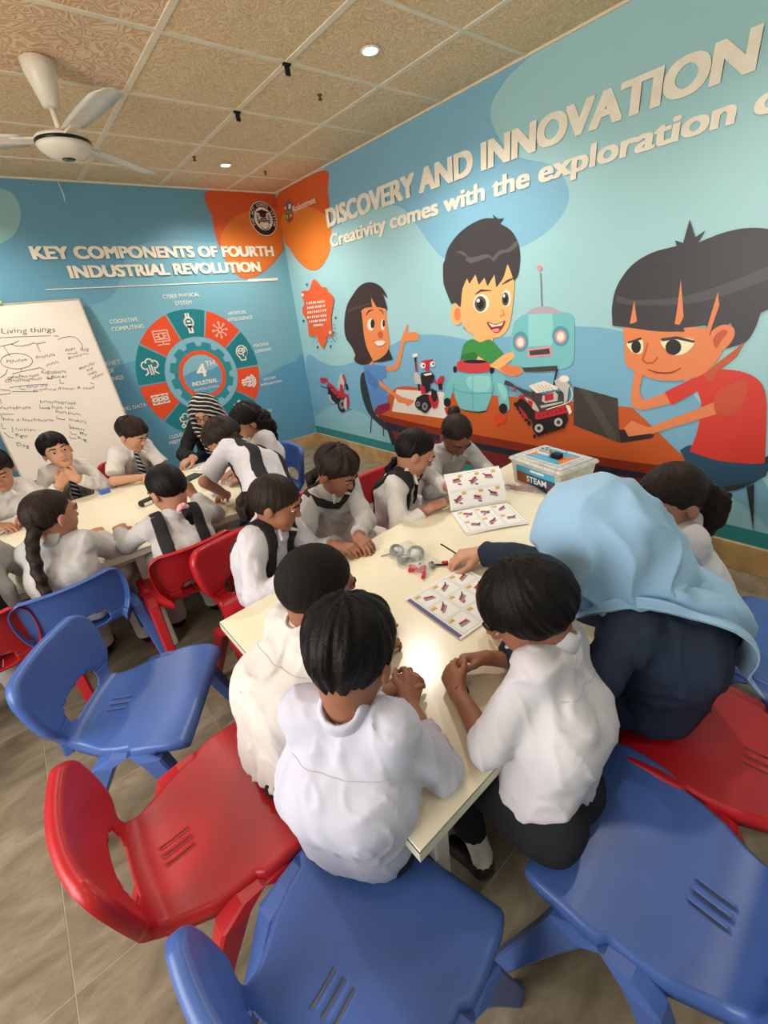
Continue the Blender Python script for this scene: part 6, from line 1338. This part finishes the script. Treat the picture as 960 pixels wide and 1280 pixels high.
for k, (x, y, z, tx, ty, lab) in enumerate([(-1.745, -3.50, .618, .35, .1, 'grey toy wheel at the far end of the clear bag'), (-1.765, -3.565, .616, -.2, .25, 'grey toy wheel on the left side of the clear bag'), (-1.715, -3.575, .620, .2, -.3, 'largest grey toy wheel in the middle of the clear bag')]):
    t = thing('toy_wheel', lab, 'wheel', (x, y, z), 0, 'toy wheels in the bag'); M4 = Matrix.Translation((x, y, z)) @ Matrix.Rotation(tx, 4, 'X') @ Matrix.Rotation(ty, 4, 'Y'); r = .034 if k == 2 else .029
    MB().lathe([(r * .55, -.010), (r * .95, -.010), (r, -.007), (r, .007), (r * .95, .010), (r * .62, .010), (r * .6, .006)], (0, 0, 0), 24, M4).build('tyre', M_WG, t, True)
    MB().lathe([(r * .6, -.006), (r * .6, .0075), (r * .3, .006), (r * .22, .009), (r * .08, .009)], (0, 0, 0), 20, M4).build('hub', M_WH, t, True)
def peg(label, pts, r, m, cat='part', group='small building parts', name='building_part'):
    return tag(MB().tube(pts, r, 6).build(name, m, None), label, cat, group)
t = thing('toy_wheel', 'small grey pulley wheel beside the red pieces in the bag', 'wheel', (-1.755, -3.64, .612), 0, 'toy wheels in the bag'); MB().lathe([(.014, -.006), (.018, -.006), (.018, .006), (.014, .006), (.006, .007)], (-1.755, -3.64, .612), 18).build('tyre', M_WH, t, True); MB().lathe([(.006, .006), (.005, .009), (.002, .009)], (-1.755, -3.64, .612), 10).build('hub', M_PD, t, True)
peg('long red beam at the near end of the clear bag', [(-1.80, -3.625, .608), (-1.765, -3.675, .608), (-1.80, -3.70, .609)], .0075, M_PR); peg('short red beam beside the pulley wheel in the bag', [(-1.782, -3.612, .610), (-1.752, -3.668, .613)], .0075, M_PR); peg('grey connector piece at the corner of the wheel bag', [(-1.715, -3.655, .608), (-1.73, -3.685, .610)], .009, M_WG)
peg('thin dark wire poking out of the wheel bag', [(-1.80, -3.465, .603), (-1.765, -3.485, .607), (-1.74, -3.49, .61)], .0016, M_PD)
peg('black hook piece lying by the woman fingertips', [(-1.715, -3.662, .618), (-1.712, -3.672, .606), (-1.69, -3.695, .606), (-1.675, -3.71, .607)], .0042, M_PD); peg('red block held under the woman fingertips', [(-1.69, -3.69, .613), (-1.672, -3.705, .613)], .0065, M_PR)
peg('thin black pencil held by the woman in the navy sleeve', [(-1.655, -3.655, .665), (-1.64, -3.72, .640)], .003, M_PD, 'pencil', None, 'pencil')
bag('clear plastic bag of red-brown pieces beside the parts box', [(-1.005, -3.425), (-.93, -3.385), (-.875, -3.625), (-.95, -3.665)], .03, 5)
M_RB = mat('part_red_brown', (146, 54, 48), rough=.45); rr = random.Random(3)
for k in range(9):
    u = k / 8; x, y = -.965 + .06 * u, -3.445 - .17 * u; a = rr.uniform(-.5, .5); dx, dy = .022 * math.sin(a) + .01, -.032
    peg(['dark end piece', 'red-brown rod'][k < 7] + ' number %d from the booklet end in the second bag' % (k + 1) if False else ('black rod at the right end of the second bag' if k > 6 else 'red-brown rod packed in the second bag'), [(x - dx, y - dy, .607 + .006 * (k % 3)), (x + dx, y + dy,   .611 + .006 * ((k + 1) % 3))], .0088, M_PD if k > 6 else M_RB, 'part', 'rods in the second bag')
# parts box
BM = Matrix(((.9806, .196, 0, 0), (-.196, .9806, 0, 0), (0, 0, 1, 0), (0, 0, 0, 1)))
bx0, by0 = -.783, -3.593; ang = math.atan2(-.331, -.065); BM = Matrix.Translation((bx0, by0, TZ)) @ Matrix.Rotation(ang, 4, 'Z')
box = thing('storage_box', 'clear plastic storage box with a STEAM label on the front table', 'box', (bx0, by0, TZ))
def frus(mb, a0, b0, a1, b1, z0, z1, open_top=False):
    V = [(sx * a, sy * b, z) for a, b, z in ((a0, b0, z0), (a1, b1, z1)) for sx, sy in ((-1, -1), (1, -1), (1, 1), (-1, 1))]; F = [(3, 2, 1, 0), (0, 1, 5, 4), (1, 2, 6, 5), (2, 3, 7, 6), (3, 0, 4, 7)] + ([] if open_top else [(4, 5, 6, 7)]); return mb.add([BM @ Vector(v) for v in V], F)
frus(MB(), .142, .103, .157, .118, .0, .125, True).build('tub', M_BOXC, box)
lid_ = MB().box((-.170, -.131, .122), (.170, .131, .138), BM, .008).box((-.150, -.112, .136), (.150, .112, .147), BM, .006).build('lid', M_BOXC, box, False)
frus(MB(), .13, .092, .14, .10, .006, .075).build('contents', mat('box_contents', (196, 192, 186), var=.2, scale=30), box)
def bq(pts, m, nm, par, z=None): return MB().add([BM @ Vector(p) for p in pts], [tuple(range(len(pts)))]).build(nm, m, par)
M_LB = mat('label_blue', (84, 168, 206), rough=.4); M_LO = mat('label_orange', (226, 120, 48), rough=.4); M_LW = mat('label_white', (236, 236, 232), rough=.4); M_LDK = mat('label_navy', (44, 88, 120), rough=.4); M_LRB = mat('label_brown', (150, 80, 50), rough=.4)
zt = .1475
bq([(-.11, -.088, zt), (.11, -.088, zt), (.11, .088, zt), (-.11, .088, zt)], M_LW, 'lid_label', lid_); zt += .0004
bq([(-.103, -.082, zt), (.103, -.082, zt), (.103, .082, zt), (-.103, .082, zt)], M_LB, 'lid_label', lid_); zt += .0004
bq([(-.103, -.07, zt), (-.03, 0, zt), (-.103, .07, zt)], M_LO, 'lid_label', lid_); bq([(.103, -.07, zt), (.103, .07, zt), (.03, 0, zt)], M_LO, 'lid_label', lid_)
# label on the long side towards the camera (local +y side or -y side resolved by sign)
sgn = 1 if (BM @ Vector((0, 1, 0)) - BM @ Vector((0, 0, 0))).x < 0 else -1
def side(u, v, e): return BM @ Vector((-sgn * u, sgn * (.1035 + v * .115 + e), v))
def sq(u0, v0, u1, v1, m, e, nm='side_label'):
    return MB().add([side(u0, v0, e), side(u1, v0, e), side(u1, v1, e), side(u0, v1, e)], [(0, 1, 2, 3)]).build(nm, m, box)
sq(-.125, .012, .125, .108, M_LW, .0010); sq(-.122, .014, .122, .106, M_LDK, .0014); sq(-.122, .072, .122, .106, M_LB, .0018); sq(-.122, .014, -.045, .070, M_LRB, .0018); sq(-.03, .086, .055, .097, M_LW, .0022)
V, F = text_mesh('STEAM', 1, .03, 0); xs = [v[0] for v in V]; w = wloc(box)
link('side_lettering', meshdata('side_lettering', [side(-.055 + (x - min(xs)) / (max(xs) - min(xs)) * .125, .03 + y / .729 * .032, .0026) - w for x, y, _ in V], F, M_LW, False), box)
sq(.078, .018, .118, .05, mat('label_dark_red', (120, 48, 50)), .0022)
dev = thing('circuit_module', 'small white circuit module lying on the parts box lid', 'module', (BM @ Vector((-.03, .0, .149)))); MB().box((-.075, -.028, .1495), (.0, .022, .162), BM, .002).build('board', mat('module_white', (212, 214, 212), rough=.4), dev); MB().box((-.07, -.02, .162), (-.005, .014, .172), BM, .002).build('battery_holder', mat('module_grey', (165, 168, 168), rough=.35), dev)
for u in (-.06, -.035, -.012): MB().lathe([(.004, .172), (.004, .176), (.001, .176)], (0, 0, 0), 8, BM @ Matrix.Translation((u, -.003, 0))).build('button', M_PD, dev)
MB().tube([BM @ Vector(p) for p in ((-.07, .02, .168), (-.04, .04, .175), (.0, .035, .180), (.05, .045, .172), (.06, .02, .165))], .0014, 5).build('wire', M_PD, dev)
bt = MB().box((.012, -.03, .1495), (.058, .008, .172), BM, .002).build('battery_pack', mat('battery_black', (22, 20, 20), rough=.4)); tag(bt, 'black battery block on the parts box lid', 'battery')
# back tables
nb = thing('notebook', 'open white exercise notebook at the left table edge', 'notebook', (-2.93, -1.60, TZ)); sheet(flat_map((-3.02, -1.72), (.13, .06), (-.05, .19), TZ + .006, .012), 6, 2, .004).build('left_page', M_PAPER, nb); sheet(flat_map((-2.89, -1.66), (.12, .06), (-.05, .19), TZ + .006, .02), 6, 2, .004).build('right_page', M_PAPER, nb)
tag(MB().box((-.06, -.04, 0), (.06, .04, .012), Matrix.Translation((-1.985, -1.735, TZ)) @ Matrix.Rotation(.4, 4, 'Z'), .002).build('notebook', mat('book_dark_green', (52, 66, 62))), 'small dark green notebook by the striped headscarf woman hand', 'notebook')
for k, (x, y, a, lab) in enumerate([(-1.86, -1.80, .3, 'printed paper sheet nearest the striped headscarf woman'), (-1.82, -1.93, -.2, 'printed paper sheet under the standing girl chin'), (-1.83, -1.62, .6, 'printed paper sheet at the far table corner')]):
    M4 = Matrix.Translation((x, y, TZ + .0015 + .0012 * k)) @ Matrix.Rotation(a, 4, 'Z'); p = thing('paper_sheet', lab, 'paper', (x, y, TZ), 0, 'papers on the back table'); MB().box((-.07, -.095, 0), (.07, .095, .001), M4).build('sheet', M_PAPER, p)
    g, ms = page_art(lambda u, v, h: M4 @ Vector((-.07 + .14 * u, -.095 + .19 * v, .001 + h)), 2, 3, 30 + k, False); g.build('printed_steps', ms, p)['kind'] = 'stuff'
bag('clear plastic bag on the back table behind the scrunchie girl hand', [(-2.03, -2.08), (-1.93, -2.10), (-1.91, -1.98), (-2.01, -1.96)], .03, 8); bag('clear plastic bag by the leaning girl arm', [(-1.92, -2.16), (-1.80, -2.16), (-1.80, -2.04), (-1.92, -2.03)], .028, 9); bag('flat clear plastic bag in the middle of the back table', [(-2.06, -2.25), (-1.94, -2.28), (-1.93, -2.16), (-2.05, -2.14)], .022, 10)
for k, (x, y) in enumerate([(-1.98, -2.04), (-1.86, -2.10), (-2.0, -2.21), (-1.95, -2.02), (-1.83, -2.08)]): peg(['blue-grey part inside the bag behind the scrunchie girl hand', 'blue-grey part inside the bag by the leaning girl arm', 'blue-grey part inside the flat middle bag', 'second blue-grey part in the bag behind the scrunchie girl hand', 'second blue-grey part in the bag by the leaning girl arm'][k], [(x - .02, y, .611), (x + .02, y + .012, .613)], .009, mat('part_blue_grey', (120, 140, 158)), 'part', 'parts in the back table bags')
pc = thing('pencil_case', 'dark pencil case with a white label beside the scrunchie girl head', 'pencil case', (-2.30, -1.96, TZ)); Mc = Matrix.Translation((-2.30, -1.96, TZ)) @ Matrix.Rotation(.35, 4, 'Z'); MB().box((-.06, -.025, 0), (.06, .025, .03), Mc, .008).build('case', M_PD, pc); MB().box((-.05, -.027, .004), (.0, -.0255, .022), Mc).build('label', M_LW, pc)
tag(MB().box((-.03, -.02, 0), (.03, .02, .025), Matrix.Translation((-2.46, -1.50, TZ)), .004).build('eraser_box', mat('blue_item', (70, 110, 180))), 'small blue box on the table between the two tie-wearing boys', 'box')
peg('thin wire loop on the table beside the scrunchie girl left hand', [(-2.46, -2.33, .604), (-2.44, -2.25, .612), (-2.38, -2.22, .614), (-2.34, -2.26, .606)], .0022, M_WG, 'wire', None, 'wire_loop')
# hair ties and bracelet
def scr(label, c, R, r, m, axis=(0, 0, 1)):
    q = Vector(axis).to_track_quat('Z', 'Y').to_matrix().to_4x4(); pts = [Matrix.Translation(c) @ q @ Vector(((R + .004 * math.sin(7 * t)) * math.cos(t), (R + .004 * math.sin(7 * t)) * math.sin(t), .004 * math.sin(5 * t))) for t in [k * math.pi / 14 for k in range(29)]]
    return tag(MB().tube(pts, r, 7, False).build('hair_tie', m, None, True), label, 'hair tie')
scr('pink flower scrunchie tying the hair of the girl seen from behind', (-2.305, -2.768, .805), .014, .011, mat('pink_cloth', (236, 170, 178), rough=.8), (.1, -.8, -.5)); scr('red hair band round the top knot of the bending child', (-1.012, -3.165, .942), .021, .008, mat('red_band', (176, 36, 50), rough=.7))
br = MB().tube([(-2.118 + .022 * math.cos(t), -4.153 + .010 * math.sin(t), .640 + .022 * math.sin(t)) for t in [k * math.pi / 8 for k in range(17)]], .0022, 6, False).build('bracelet', M_PD, None); tag(br, 'thin dark thread bracelet on the bowl-haircut boy left wrist', 'bracelet')
